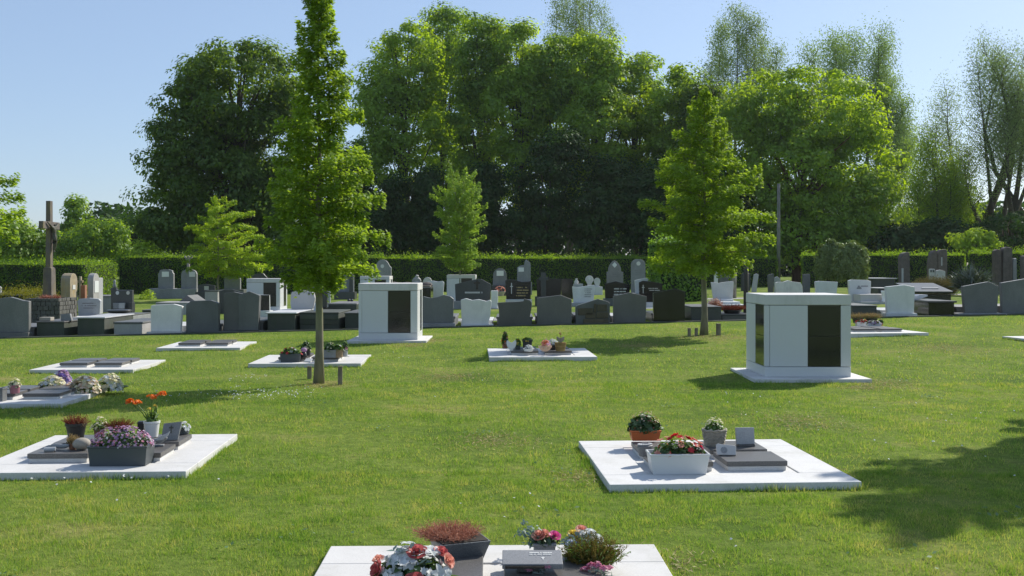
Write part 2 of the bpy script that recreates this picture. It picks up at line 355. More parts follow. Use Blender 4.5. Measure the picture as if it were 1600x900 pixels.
# ---------------------------------------------------------------- grass blades
def vnoise(x, y, sc, seed):
    """smooth value noise in 0..1"""
    x, y = x * sc + 100.3 * seed, y * sc + 57.7 * seed; xi, yi = np.floor(x).astype(np.int64), np.floor(y).astype(np.int64); u, v = x - xi, y - yi; u, v = u * u * (3 - 2 * u), v * v * (3 - 2 * v)
    def hs(i, k):
        n = (i * 374761393 + k * 668265263 + seed * 1442695041) & 0x7fffffff; n = ((n ^ (n >> 13)) * 1274126177) & 0x7fffffff; return ((n ^ (n >> 16)) & 0xffff) / 65535.0
    return (hs(xi, yi) * (1 - u) + hs(xi + 1, yi) * u) * (1 - v) + (hs(xi, yi + 1) * (1 - u) + hs(xi + 1, yi + 1) * u) * v
WORN = [(G(px, py), r_) for px, py, r_ in ((1385, 600, .55), (1345, 606, .3), (1105, 527, .75), (503, 602, .42), (668, 533, .5), (640, 541, .3), (1040, 880, .22), (1262, 742, .3), (910, 745, .25), (1480, 545, .8), (1000, 540, .6), (700, 590, .5), (1250, 660, .5), (770, 690, .4))]
def worn(x, y):
    m_ = np.zeros(len(x))
    for p, r_ in WORN: m_ = np.maximum(m_, np.clip(1.25 - np.hypot(x - p.x, (y - p.y) / 1.3) / r_ + .5 * (vnoise(x, y, 4, 9) - .5), 0, 1))
    return m_
def blades(n, y0, y1, h0, wd, seed, xlim=None):
    g = np.random.default_rng(seed)
    y = np.sqrt(g.uniform(y0 ** 2, y1 ** 2, n)); x = g.uniform(-1, 1, n) * (y * .54 + 1.2)
    k = ~in_pad(x, y, -.005); x, y = x[k], y[k]
    k = y < row_d(800) - 1.05 + 4.7 / 1600 * (x / y * F); x, y = x[k], y[k]
    # clumpy: taller tufts and thin worn patches
    f, f2, f3 = vnoise(x, y, 1.3, 1), vnoise(x, y, 5.5, 2), vnoise(x, y, 15, 3)
    keep = g.uniform(0, 1, len(x)) < .35 + .9 * f2; x, y, f, f2, f3 = x[keep], y[keep], f[keep], f2[keep], f3[keep]
    wn = worn(x, y); keep = g.uniform(0, 1, len(x)) > wn * .85; x, y, f, f2, f3 = x[keep], y[keep], f[keep], f2[keep], f3[keep]
    h = h0 * (.12 + .55 * f + 1.1 * np.clip(f2 - .3, 0, 1) + .9 * np.clip(f3 - .35, 0, 1)) * g.uniform(.45, 1.25, len(x)); z = gz_np(x, y)
    a = g.uniform(0, 2 * PI, len(x)); lean = np.abs(g.normal(0, .75, len(x))) * h; az = g.uniform(0, 2 * PI, len(x))
    wx, wy = np.cos(a) * wd / 2, np.sin(a) * wd / 2
    V = np.empty((len(x), 3, 3)); zr = z - .004
    V[:, 0] = np.stack([x - wx, y - wy, zr], 1); V[:, 1] = np.stack([x + wx, y + wy, zr], 1)
    V[:, 2] = np.stack([x + np.cos(az) * lean, y + np.sin(az) * lean, z + h], 1)
    return V.reshape(-1, 3)
gm, nt, N, L = nodes('grass_blade'); tc = N('ShaderNodeTexCoord'); geo = N('ShaderNodeNewGeometry')
nA, nB = noise(.5, 6, .7), noise(3.4, 5, .75)
ad = N('ShaderNodeMath'); ad.operation = 'MULTIPLY_ADD'; ad.inputs[1].default_value = .38; L(geo.outputs['Random Per Island'], ad.inputs[0])
s1 = N('ShaderNodeMath'); s1.operation = 'MULTIPLY_ADD'; s1.inputs[1].default_value = .75; s1.inputs[2].default_value = -.47; L(nA, s1.inputs[0])
s2 = N('ShaderNodeMath'); s2.operation = 'MULTIPLY_ADD'; s2.inputs[1].default_value = 1.0; L(nB, s2.inputs[0]); L(s1.outputs[0], s2.inputs[2]); L(s2.outputs[0], ad.inputs[2])
gc = ramp(N, L, ad.outputs[0], [(.22, (.048, .135, .018)), (.44, (.15, .285, .036)), (.66, (.275, .375, .070)), (.92, (.54, .47, .20))])
dd = N('ShaderNodeBsdfDiffuse'); L(gc, dd.inputs[0]); tt = N('ShaderNodeBsdfTranslucent'); tm = N('ShaderNodeMix'); tm.data_type = 'RGBA'; tm.blend_type = 'MULTIPLY'; tm.inputs[0].default_value = 1
L(gc, tm.inputs[6]); tm.inputs[7].default_value = (1.4, 1.35, .7, 1); L(tm.outputs[2], tt.inputs[0])
xs_ = N('ShaderNodeMixShader'); xs_.inputs[0].default_value = .45; L(dd.outputs[0], xs_.inputs[1]); L(tt.outputs[0], xs_.inputs[2])
gl = N('ShaderNodeBsdfGlossy'); gl.inputs['Roughness'].default_value = .55; ym = N('ShaderNodeMixShader'); ym.inputs[0].default_value = .02; L(xs_.outputs[0], ym.inputs[1]); L(gl.outputs[0], ym.inputs[2])
o = N('ShaderNodeOutputMaterial'); L(ym.outputs[0], o.inputs[0])
GV = np.concatenate([blades(300000, 3.3, 8.5, .032, .0042, 1), blades(220000, 8.3, 15, .037, .006, 2), blades(180000, 14.6, 30, .043, .010, 3)])
g = np.random.default_rng(88); wx_, wy_ = [], []
for p, r_ in WORN:
    k = int(2600 * r_ * r_ + 200); wx_.append(g.normal(p.x, r_ * .6, k)); wy_.append(g.normal(p.y, r_ * .75, k))
wx_, wy_ = np.concatenate(wx_), np.concatenate(wy_); k = ~in_pad(wx_, wy_, .01); wx_, wy_ = wx_[k], wy_[k]; k = len(wx_)
c = np.stack([wx_, wy_, gz_np(wx_, wy_) + g.uniform(.002, .02, k)], 1)
leaf('dry_straw', (.30, .22, .10), (.50, .40, .20), .3, (1.2, 1.1, .9), 3)
tag(link('dry_grass', np_mesh('dry_grass', leaf_quads(c, rand_dir(k, g) * .6 + np.array([0, 0, 1.]), rand_dir(k, g) * np.array([1, 1, .4]), g.uniform(.03, .07, k), .006), 4), MATS['dry_straw']), 'dry straw-coloured grass in worn patches of the lawn', None, None, 'stuff')
# longer uncut blades along the edges of the pads
def edge_blades(per_m, seed):
    g = np.random.default_rng(seed); out = []
    for p in PADS.values():
        c, q = math.cos(p['rz']), math.sin(p['rz']); W, D = p['w'] / 2, p['d'] / 2
        n = int(per_m * 2 * (p['w'] + p['d'])); s = g.uniform(0, 4, n); u = g.uniform(-1, 1, n); off = g.exponential(.025, n) + .006
        side = s.astype(int); lx = np.where(side == 0, u * W, np.where(side == 1, u * W, np.where(side == 2, W + off, -W - off))); ly = np.where(side == 0, -D - off, np.where(side == 1, D + off, u * D))
        x = p['c'].x + lx * c - ly * q; y = p['c'].y + lx * q + ly * c; k = ~in_pad(x, y, .003); x, y = x[k], y[k]; z = gz_np(x, y); m_ = len(x)
        pat = np.clip(.5 + .6 * np.sin(x * 5.1 + y * 3.7) * np.sin(x * 2.3 - y * 1.1), .1, 1.2)
        h = g.uniform(.3, 1.1, m_) * .075 * pat; wd = .006; a = g.uniform(0, 2 * PI, m_); az = g.uniform(0, 2 * PI, m_); ln = np.abs(g.normal(0, .45, m_)) * h
        V = np.empty((m_, 3, 3)); V[:, 0] = np.stack([x - np.cos(a) * wd / 2, y - np.sin(a) * wd / 2, z - .004], 1); V[:, 1] = np.stack([x + np.cos(a) * wd / 2, y + np.sin(a) * wd / 2, z - .004], 1)
        V[:, 2] = np.stack([x + np.cos(az) * ln, y + np.sin(az) * ln, z + h], 1); out.append(V.reshape(-1, 3))
    return np.concatenate(out)
GV = np.concatenate([GV, edge_blades(420, 5)])
tag(link('grass', np_mesh('grass', GV, 3), gm), 'short mown green grass blades covering the lawn', None, None, 'stuff')
# low broad-leaved weeds and daisies in the lawn
g = np.random.default_rng(21); cx, cy = [], []
for _ in range(45):
    y = math.sqrt(g.uniform(4.5 ** 2, 20 ** 2)); x = g.uniform(-.52, .52) * y; k = g.integers(5, 26); sp = g.uniform(.06, .25)
    cx.append(g.normal(x, sp, k)); cy.append(g.normal(y, sp, k))
cx, cy = np.concatenate(cx), np.concatenate(cy); k = ~in_pad(cx, cy, .02); cx, cy = cx[k], cy[k]
c = np.stack([cx, cy, gz_np(cx, cy) + g.uniform(.015, .045, len(cx))], 1)
nr = rand_dir(len(c), g) * .5 + np.array([0, 0, 1.]); wl = leaf_quads(c, nr, rand_dir(len(c), g), g.uniform(.025, .05, len(c)), .022)
leaf('weed_leaf', (.09, .17, .06), (.19, .27, .13), .3, (1.3, 1.3, .8), 3, .02, .5)
tag(link('clover', np_mesh('clover', wl, 4), MATS['weed_leaf']), 'pale broad-leaved clover growing in patches in the lawn', None, None, 'stuff')
dx, dy = [], []
for (px, py, n, sp) in ((440, 618, 70, .28), (405, 621, 60, .3), (360, 620, 40, .3), (395, 593, 30, .2), (215, 757, 14, .3), (90, 752, 10, .3), (600, 560, 12, .5), (1250, 640, 10, .5), (1480, 655, 12, .5), (1400, 560, 14, .6), (1330, 700, 5, .3), (800, 620, 8, .8), (1010, 560, 10, .6), (830, 790, 6, .2), (1190, 870, 4, .3), (260, 620, 14, .3), (1560, 720, 8, .3)):
    q = G(px, py); dx.append(g.normal(q.x, sp, n)); dy.append(g.normal(q.y, sp * 1.3, n))
dx, dy = np.concatenate(dx), np.concatenate(dy); k = ~in_pad(dx, dy, .02); dx, dy = dx[k], dy[k]
c = np.stack([dx, dy, gz_np(dx, dy) + g.uniform(.035, .06, len(dx))], 1)
up = rand_dir(len(c), g) * .45 + np.array([0, -.2, 1.]); ld = rand_dir(len(c), g)
dv = np.concatenate([leaf_quads(c, up, ld, .022, .016), leaf_quads(c + [0, 0, .002], up, np.cross(unit(up), ld), .022, .016)])
tag(link('daisies', np_mesh('daisies', dv, 4), MATS['petal_white']), 'tiny white daisies scattered in the lawn', None, None, 'stuff')

# ---------------------------------------------------------------- hedges and clipped shrubs
def hedge(name, label, a, b_, depth, h, mat, lsize=.10, dens=330, seed=1, group=None, cat='hedge', core_mat=None, shag=.13):
    """clipped hedge from a to b (front line), depth away from it; dark twiggy core inside a skin of leaves"""
    a, b_ = Vector(a), Vector(b_); v = b_ - a; ln = v.length; rz = math.atan2(v.y, v.x)
    nrm = Vector((-math.sin(rz), math.cos(rz), 0)); g = np.random.default_rng(seed)
    loc = (a + b_) / 2 + nrm * depth / 2; zb = min(gz(a.x, a.y), gz(b_.x, b_.y)); loc.z = zb - .02
    root = empty(name, loc, label, cat, group, rz)
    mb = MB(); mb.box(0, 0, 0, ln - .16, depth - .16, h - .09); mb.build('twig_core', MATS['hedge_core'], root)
    W, D = ln / 2, depth / 2; parts = []
    for (area, fn) in ((ln * h, 'f'), (ln * h, 'b'), (depth * h, 'l'), (depth * h, 'r'), (ln * depth, 't')):
        n = int(area * dens); u = g.uniform(-1, 1, n); t = g.uniform(0, 1, n)
        if fn in 'fb':
            s = -1 if fn == 'f' else 1; c = np.stack([u * W, np.full(n, s * D), t * h], 1); nr = np.array([0, s, .25])
        elif fn in 'lr':
            s = -1 if fn == 'l' else 1; c = np.stack([np.full(n, s * W), u * D, t * h], 1); nr = np.array([s, 0, .25])
        else: c = np.stack([u * W, g.uniform(-D, D, n), np.full(n, h) + g.exponential(shag, n) * .8 - shag * .5], 1); nr = np.array([0, 0, 1.])
        wob = .05 * np.sin(c[:, 0] * 2.1 + c[:, 2] * 3) + .04 * np.sin(c[:, 0] * 5.3 + 1)
        c = c + nr * (wob + g.normal(0, .035, n) - .02)[:, None]
        nn = nr * .8 + rand_dir(n, g); ld = rand_dir(n, g) + np.array([0, 0, .7])
        parts.append(leaf_quads(c, nn, ld, lsize * g.uniform(.6, 1.3, n), lsize * .6))
    link('foliage', np_mesh('foliage', np.concatenate(parts), 4), MATS[mat], root)
    return root
HD = 70.0
hedge('hedge', 'long tall dark hedge with a bright clipped top behind the middle graves', P(600, 0, HD).to_2d().to_3d(), P(1216, 0, HD + 1.5).to_2d().to_3d(), 1.6, 2.42, 'hedge_leaf', seed=3)
hedge('hedge', 'dark shaded hedge behind the two pale plaque gravestones and the small layered tree', P(184, 0, HD - 1).to_2d().to_3d(), P(598, 0, HD - .4).to_2d().to_3d(), 1.6, 2.55, 'hedge_leaf', seed=4)
hedge('hedge', 'lower hedge behind the stone cross with its end face catching the sun', P(-60, 0, 62).to_2d().to_3d(), P(133, 0, 62).to_2d().to_3d(), 5.0, 2.05, 'hedge_leaf', seed=5)
hedge('hedge', 'sunlit-topped hedge behind the rough brown standing stones', P(1254, 0, 68).to_2d().to_3d(), P(1509, 0, 66).to_2d().to_3d(), 1.5, 2.2, 'hedge_leaf', seed=6)
hedge('hedge', 'short hedge at the picture edge behind the group of three brown pillars', P(1513, 0, 64.5).to_2d().to_3d(), P(1680, 0, 62).to_2d().to_3d(), 1.5, 2.25, 'hedge_leaf', seed=7)
hedge('hedge', 'low golden clipped hedge beside the rough stone block of the cross', P(-12, 0, 39).to_2d().to_3d(), P(39, 0, 39).to_2d().to_3d(), 3.0, .82, 'golden_hedge_leaf', .06, 700, 8)

# ---------------------------------------------------------------- trees
def grow(name, loc, label, cat, group, trunk_mb, crownV, bmat, lmat, k=4):
    root = empty(name, loc, label, cat, group)
    trunk_mb.build('trunk', MATS[bmat], root, smooth=True)
    link('crown', np_mesh('crown', crownV, k), MATS[lmat], root); return root
def hornbeam(loc, label, H, hb, prof, nb, lsize, nleaf, seed, r0=.05, lmat='hornbeam_leaf', group='young hornbeams on the lawn', e0=18, e1=58, lay=.05, skew=0.0, name='hornbeam_tree', dens_pow=1.6):
    g = np.random.default_rng(seed); tr = MB()
    wob = [Vector((.015 * math.sin(i * 1.3 + seed), .015 * math.cos(i * 1.7), 0)) for i in range(12)]
    pts = [Vector((0, 0, -.06))] + [Vector((0, 0, H * .97 * i / 11)) + wob[i] for i in range(1, 12)]
    tr.tube(pts, [r0 * 1.45] + [max(r0 * (1 - (i / 11) ** 1.1 * .93), .006) for i in range(1, 12)], 12)
    C, NR, LD, LL = [], [], [], []
    for i in range(nb):
        t = (i + .5) / nb; t = t ** 1.05; h = hb + (H - hb) * t; az = i * 2.39996 + g.normal(0, .25)
        rr = prof(t); Lh = rr * g.choice([g.uniform(.55, .95), g.uniform(.85, 1.22)]) * (1 + skew * math.cos(az)); el = R(e0 + (e1 - e0) * t + g.normal(0, 6))
        rise = Lh * math.tan(el) * .55; hs = max(h - rise * .55, hb - .25); dirh = np.array([math.cos(az), math.sin(az), 0]); per = np.array([-dirh[1], dirh[0], 0])
        S = np.linspace(0, 1, 5); path = [dirh * Lh * s + np.array([0, 0, hs + rise * s - Lh * .18 * s * s]) for s in S]
        tr.tube([Vector(p) for p in path], [max(r0 * .26 * (1 - .85 * s) * (.4 + .6 * Lh), .003) for s in S], 5)
        n = int(nleaf * (.25 + Lh ** dens_pow)); s = g.uniform(.12, 1.04, n) ** .8; lat = g.uniform(-1, 1, n) * (Lh * .25 * np.clip(1.08 - s, 0, 1) ** .7 + .045)
        # twigs: leaves gather along side twigs
        tw = np.round(s * 9) / 9; s = tw * .25 + s * .75
        z = hs + rise * s - Lh * .18 * s * s + g.normal(0, lay * 1.15, n) - np.abs(lat) * .12 + .10 * Lh * np.sin(s * 9 + i) * .25
        c = dirh * (Lh * s)[:, None] + per * lat[:, None]; c[:, 2] = z
        C.append(c); NR.append(rand_dir(n, g) * .75 + np.array([0, 0, 1.]) + dirh * .35); LD.append(dirh * .7 + per * np.sign(lat)[:, None] * .7 + rand_dir(n, g) * .5 + np.array([0, 0, -.35])); LL.append(g.uniform(.65, 1.25, n) * lsize)
    c = np.concatenate(C); ll = np.concatenate(LL); V = leaf_quads(c, np.concatenate(NR), np.concatenate(LD), ll, ll * .58, .08)
    return grow(name, loc, label, 'tree', group, tr, V, 'grey_bark', lmat)
def interp(tab):
    a, b_ = zip(*tab); return lambda t: float(np.interp(t, a, b_))
p = G(498, 599)
hornbeam(p, 'tall slender hornbeam between two stakes in front of the left white urn column', 5.9, 1.42, interp([(0, .45), (.08, .80), (.2, .90), (.35, .78), (.55, .56), (.75, .37), (.9, .24), (1, .07)]), 110, .068, 520, 31, .062)
p = G(1100, 523.5)
hornbeam(p, 'broad cone-shaped hornbeam beside the front right white urn column', 5.55, 1.48, interp([(0, .9), (.1, 1.3), (.28, 1.42), (.48, 1.2), (.65, .85), (.82, .5), (1, .12)]), 100, .074, 400, 32, .075, e0=14, e1=50)
p = G(719, 474)
hornbeam(p, 'small vase-shaped pale green tree in front of the long hedge', 5.6, 1.55, interp([(0, .7), (.12, 1.1), (.35, 1.15), (.65, 1.2), (.85, 1.15), (1, .9)]), 85, .10, 220, 33, .06, 'pale_hornbeam_leaf', e0=35, e1=66)
p = G(341, 470)
hornbeam(p, 'small spreading tree with flat layered bright green branches above the left graves', 5.55, 1.35, interp([(0, 1.1), (.15, 2.3), (.4, 2.55), (.6, 2.0), (.8, 1.3), (1, .4)]), 52, .105, 230, 34, .07, 'young_leaf', e0=6, e1=45, lay=.06, skew=.25)
hornbeam(Vector((-9.62, 17.2, gz(-9.62, 17.2))), 'hornbeam whose leafy branches reach in from the left picture edge', 4.0, 1.55, interp([(0, .9), (.2, 1.25), (.5, 1.35), (.75, 1.0), (1, .5)]), 24, .08, 300, 35, .06, 'hornbeam_leaf', e0=12, e1=45)
hornbeam(Vector((8.38, 12.65, 0)), 'hornbeam out of view that throws its shade on the lawn beside the red flower pad', 6.5, 1.4, interp([(0, .6), (.2, 1.0), (.6, 1.05), (.85, .85), (1, .4)]), 140, .09, 340, 36, .06)

def clumps(blobs, n, cr, g, inner=.5):
    """clump centres through the union of the crown's lobes, more of them near the outside"""
    vol = np.array([b[3] * b[4] * b[5] for b in blobs]) ** .8; idx = g.choice(len(blobs), n, p=vol / vol.sum()); B = np.array(blobs)[idx]
    d = rand_dir(n, g); r = inner + (1 - inner) * np.sqrt(g.uniform(0, 1, n)); r *= g.uniform(.86, 1.07, n)
    return B[:, :3] + d * r[:, None] * B[:, 3:6], d
def big_tree(name, label, d, px_base, blobs_px, ncl, nleaf, lsize, lmat, bmat, group, seed, cr=1.0, flat=.65, r0=.35, limbs=26, py_base=None, droop=0.0, ry=1.0, inner=.5, lw=.62, trunks=1, cat='tree'):
    g = np.random.default_rng(seed); base = P(px_base, 0, d); base.z = gz(base.x, base.y)
    bl = []
    for (px, py, rx, rz_) in blobs_px:
        c = P(px, py, d) - base; s = d / F; bl.append((c.x, c.y + g.normal(0, rx * s * .25), c.z, rx * s, rx * s * ry, rz_ * s))
    cc, cd = clumps(bl, ncl, cr, g, inner); cc[:, 2] = np.maximum(cc[:, 2], .3)
    sz = cr * g.uniform(.55, 1.45, ncl)
    i = np.repeat(np.arange(ncl), nleaf); n = len(i); dd_ = rand_dir(n, g); rad = (.45 + .55 * np.sqrt(g.uniform(0, 1, n))) * sz[i]
    c = cc[i] + dd_ * rad[:, None] * np.array([1, 1, flat]); c[:, 2] -= droop * rad * np.abs(dd_[:, 0]); c[:, 2] = np.maximum(c[:, 2], .1)
    nr = dd_ * 1.0 + cd[i] * .2 + np.array([0, 0, .7]) + rand_dir(n, g) * .5; ld = rand_dir(n, g) + dd_ * .6 + np.array([0, 0, -.4 - droop])
    ll = lsize * g.uniform(.6, 1.35, n); V = leaf_quads(c, nr, ld, ll, ll * lw, .06)
    tr = MB(); top = max(b[2] + b[5] * .5 for b in bl); cx = sum(b[0] * b[3] for b in bl) / sum(b[3] for b in bl); pts = []
    for tk in range(trunks):
        ox = (tk - (trunks - 1) / 2) * r0 * 3.2; fx = cx + ox * (2.4 if trunks > 1 else 1)
        tp = [Vector((ox * .6 + (fx - ox * .6) * (j / 7) ** 1.6 + .12 * math.sin(j * 1.9 + seed + tk), .15 * math.sin(j * 1.3 + tk), -.1 + top * j / 7)) for j in range(8)]
        tr.tube(tp, [r0 * (1.25 - .16 * j) if j < 7 else r0 * .1 for j in range(8)], 9); pts.append(tp)
    for k in g.choice(ncl, min(limbs, ncl), replace=False):
        e = Vector(cc[k]); tp = pts[k % trunks]; j = int(min(max(e.z / top * 7 * .62, 1), 6)); s = tp[j]; mid = s.lerp(e, .5) + Vector((0, 0, .12 * (e - s).length))
        q = r0 * (.55 - .05 * j) * (.42 if trunks > 1 else 1); tr.tube([s, s.lerp(mid, .5), mid, mid.lerp(e, .6), e], [q, q * .8, q * .6, q * .4, .02], 5)
    return grow(name, base, label, cat, group, tr, V, bmat, lmat)
WOOD = 'tall trees of the wood behind the hedge'
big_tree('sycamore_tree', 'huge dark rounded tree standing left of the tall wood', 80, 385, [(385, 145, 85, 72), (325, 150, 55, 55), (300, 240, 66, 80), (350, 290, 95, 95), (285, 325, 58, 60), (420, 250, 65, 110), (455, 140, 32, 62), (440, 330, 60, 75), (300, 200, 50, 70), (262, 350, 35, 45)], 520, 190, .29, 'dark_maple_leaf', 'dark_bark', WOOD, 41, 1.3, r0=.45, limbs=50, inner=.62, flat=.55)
for k, (lab, d, pb, bl, nc, mt) in enumerate([
    ('first tall tree of the wood just right of the slender hornbeam', 96, 640, [(640, 105, 46, 75), (605, 175, 38, 75), (655, 190, 45, 80), (620, 260, 40, 70), (600, 110, 30, 55), (578, 215, 34, 80), (588, 140, 26, 50)], 330, 'maple_leaf'),
    ('tall tree of the wood whose twiggy top rises over its neighbours', 106, 690, [(690, 75, 40, 62), (700, 150, 46, 80), (720, 60, 26, 45), (690, 240, 40, 70)], 250, 'ash_leaf'),
    ('tall tree of the wood straight behind the vase-shaped pale tree', 97, 748, [(750, 105, 45, 78), (745, 200, 46, 80), (770, 90, 30, 60), (745, 290, 36, 60)], 250, 'ash_leaf'),
    ('bright-topped tree of the wood left of the high poplar tips', 95, 812, [(808, 95, 48, 66), (800, 180, 48, 75), (830, 140, 35, 66), (812, 265, 40, 70)], 270, 'maple_leaf'),
    ('tree of the wood standing under the high poplar tips', 96, 868, [(868, 120, 48, 72), (862, 200, 50, 80), (880, 270, 42, 70)], 250, 'ash_leaf'),
    ('broad tree of the wood right of the high poplar tips', 94, 930, [(925, 115, 48, 68), (930, 200, 50, 80), (950, 120, 35, 70), (935, 285, 45, 65)], 270, 'maple_leaf'),
    ('tree of the wood with a ragged crown stepping down to the right', 97, 992, [(990, 150, 44, 66), (990, 230, 46, 76), (1010, 120, 20, 40), (985, 300, 40, 65)], 230, 'ash_leaf'),
    ('lower tree of the wood beside the twin-topped willow', 93, 1050, [(1045, 180, 42, 66), (1055, 255, 46, 78), (1062, 140, 20, 38), (1050, 320, 44, 60)], 230, 'maple_leaf'),
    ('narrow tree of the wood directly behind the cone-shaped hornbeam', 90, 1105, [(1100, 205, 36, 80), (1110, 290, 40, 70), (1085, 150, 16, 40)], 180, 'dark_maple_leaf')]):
    big_tree('woodland_tree', lab, d, pb, bl, int(nc * .78), 165, .30, mt, 'dark_bark', WOOD, 50 + k, 1.32, r0=.26, limbs=34, inner=.5, flat=.55)
UND = 'dark shrubby trees under the wood'
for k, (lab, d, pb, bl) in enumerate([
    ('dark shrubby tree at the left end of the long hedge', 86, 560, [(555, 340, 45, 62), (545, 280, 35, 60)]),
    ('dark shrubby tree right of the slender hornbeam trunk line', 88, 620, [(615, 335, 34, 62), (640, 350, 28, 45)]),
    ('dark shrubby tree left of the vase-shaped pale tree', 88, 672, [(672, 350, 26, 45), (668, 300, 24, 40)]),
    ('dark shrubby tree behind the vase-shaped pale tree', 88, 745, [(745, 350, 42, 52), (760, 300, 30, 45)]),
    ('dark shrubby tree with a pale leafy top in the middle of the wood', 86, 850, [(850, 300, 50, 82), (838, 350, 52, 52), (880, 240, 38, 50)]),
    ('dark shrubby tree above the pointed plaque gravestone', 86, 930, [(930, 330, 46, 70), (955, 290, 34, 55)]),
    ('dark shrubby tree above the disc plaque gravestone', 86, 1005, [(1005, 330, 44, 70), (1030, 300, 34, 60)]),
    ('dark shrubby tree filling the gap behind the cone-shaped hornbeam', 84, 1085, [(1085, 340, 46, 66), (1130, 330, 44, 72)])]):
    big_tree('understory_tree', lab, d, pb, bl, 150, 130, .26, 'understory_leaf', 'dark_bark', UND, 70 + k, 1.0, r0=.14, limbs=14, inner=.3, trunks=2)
big_tree('maple_tree', 'huge rounded maple with sunlit right flank behind the right hedge', 84, 1245, [(1215, 165, 72, 70), (1290, 185, 80, 76), (1165, 215, 50, 90), (1340, 265, 62, 76), (1240, 270, 90, 95), (1365, 325, 48, 50), (1180, 320, 60, 70), (1300, 330, 80, 62), (1395, 340, 36, 40), (1260, 372, 85, 40), (1180, 378, 50, 36), (1340, 370, 60, 36)], 600, 185, .29, 'maple_leaf', 'red_bark', WOOD, 90, 1.25, r0=.42, limbs=46, inner=.5, flat=.55)
POP = 'tall thin-leaved poplars and willows in the distance'
def poplar(label, d, trunk_px, tops, lmat, seed, nsub=9, per=60, lsize=.19, r0=.3, fork=.28, sub=1.9, tuft=.42, name='poplar_tree', start=.3, bow=.3):
    """upright limbs fan out from the trunks; thin side shoots carry small leaves"""
    g = np.random.default_rng(seed); px0 = sum(trunk_px) / len(trunk_px); base = P(px0, 0, d); base.z = gz(base.x, base.y); tr = MB(); C, DN, A = [], [], []
    for ti, (px, py) in enumerate(tops):
        tb = P(trunk_px[ti % len(trunk_px)], 0, d) - base; tb.z = 0; tp = P(px, py, d) - base; tp.y = g.normal(0, 1.5); y0 = g.normal(0, .8)
        p1 = Vector((tb.x, y0, -.1)); fk = Vector((tb.x + (tp.x - tb.x) * .12, y0, tp.z * fork)); bend = Vector((g.normal(0, bow), g.normal(0, bow), 0)); pts = [p1, p1.lerp(fk, .5), fk]
        for q in (.3, .55, .78, 1.0): pts.append(fk.lerp(tp, q) + Vector(((tp.x - fk.x) * .22 * math.sin(q * PI), 0, 0)) + bend * math.sin(q * PI))
        R_ = r0 * g.uniform(.4, 1.1); tr.tube(pts, [R_ * 1.1, R_, R_ * .85, R_ * .6, R_ * .38, R_ * .2, .02], 7)
        for s in np.linspace(start, 1.0, nsub):
            for side in range(3):
                u = 2 + s * 4; k = int(min(u, 5)); o = pts[k].lerp(pts[k + 1], u - k); az = g.uniform(0, 2 * PI); L_ = sub * (1.15 - .75 * s) * g.uniform(.6, 1.4)
                e = o + Vector((math.cos(az) * L_ * .8, math.sin(az) * L_ * .8, L_ * g.uniform(.5, 1.1))); m_ = o.lerp(e, .5) + Vector((0, 0, -.12 * L_))
                tr.tube([o, m_, e], [R_ * .12, R_ * .08, .012], 4, False)
                t = g.uniform(.25, 1.1, per)[:, None]; A_, B_, E_ = np.array(o), np.array(m_), np.array(e)
                C.append((1 - t) ** 2 * A_ + 2 * t * (1 - t) * B_ + t * t * E_ + g.normal(0, tuft, (per, 3)) * np.array([1, 1, 1.15])); DN.append(np.tile(E_ - A_, (per, 1)))
    c = np.concatenate(C); n = len(c); V = leaf_quads(c, rand_dir(n, g) + np.array([0, 0, .4]), rand_dir(n, g) + np.array([0, 0, -.5]), lsize * g.uniform(.6, 1.4, n), lsize * .5)
    return grow(name, base, label, 'tree', POP, tr, V, 'dark_bark', lmat)
poplar('thin grey-green poplar tips rising above the middle of the wood', 126, [890, 930], [(870, 8), (884, -6), (898, 14), (912, -4), (922, 6), (938, 30), (958, 44), (905, 50)], 'poplar_leaf', 91, 11, 120, .22, .3, .35, 1.8, .5)
poplar('thin-leaved willow showing above the narrow tree left of the maple', 116, [1140, 1165], [(1116, 70), (1130, 40), (1147, 27), (1162, 36), (1178, 44), (1198, 62), (1210, 88), (1108, 110)], 'poplar_leaf', 92, 12, 140, .21, .3, .3, 2.0, .5)
poplar('pale grey-green willow rising behind the right shoulder of the maple', 110, [1330, 1370], [(1278, 82), (1296, 74), (1318, 76), (1338, 66), (1360, 70), (1376, 88), (1398, 128), (1412, 165), (1418, 205), (1402, 240)], 'willow_leaf', 93, 13, 170, .22, .3, .3, 2.4, .62)
poplar('feathery see-through poplar with dark trunk left of the two at the right edge', 92, [1545], [(1474, 196), (1486, 150), (1510, 112), (1536, 74), (1556, 98), (1500, 240), (1568, 150)], 'poplar_leaf', 94, 13, 120, .155, .36, .30, 2.5, .55, bow=1.1)
poplar('feathery poplar with leaning trunk at the right picture edge', 90, [1580, 1612], [(1562, 130), (1584, 92), (1618, 86), (1650, 110), (1575, 190), (1640, 180), (1600, 140)], 'poplar_leaf', 95, 13, 125, .155, .36, .28, 2.5, .55, bow=1.1)
poplar('loose open tree between the maple and the right edge poplars', 92, [1462], [(1428, 300), (1440, 232), (1452, 262), (1464, 270), (1480, 285), (1500, 305), (1516, 330), (1424, 340)], 'ash_leaf', 96, 11, 130, .19, .22, .2, 2.3, .55, 'ash_tree')
SHR = 'shrubs behind the hedges'
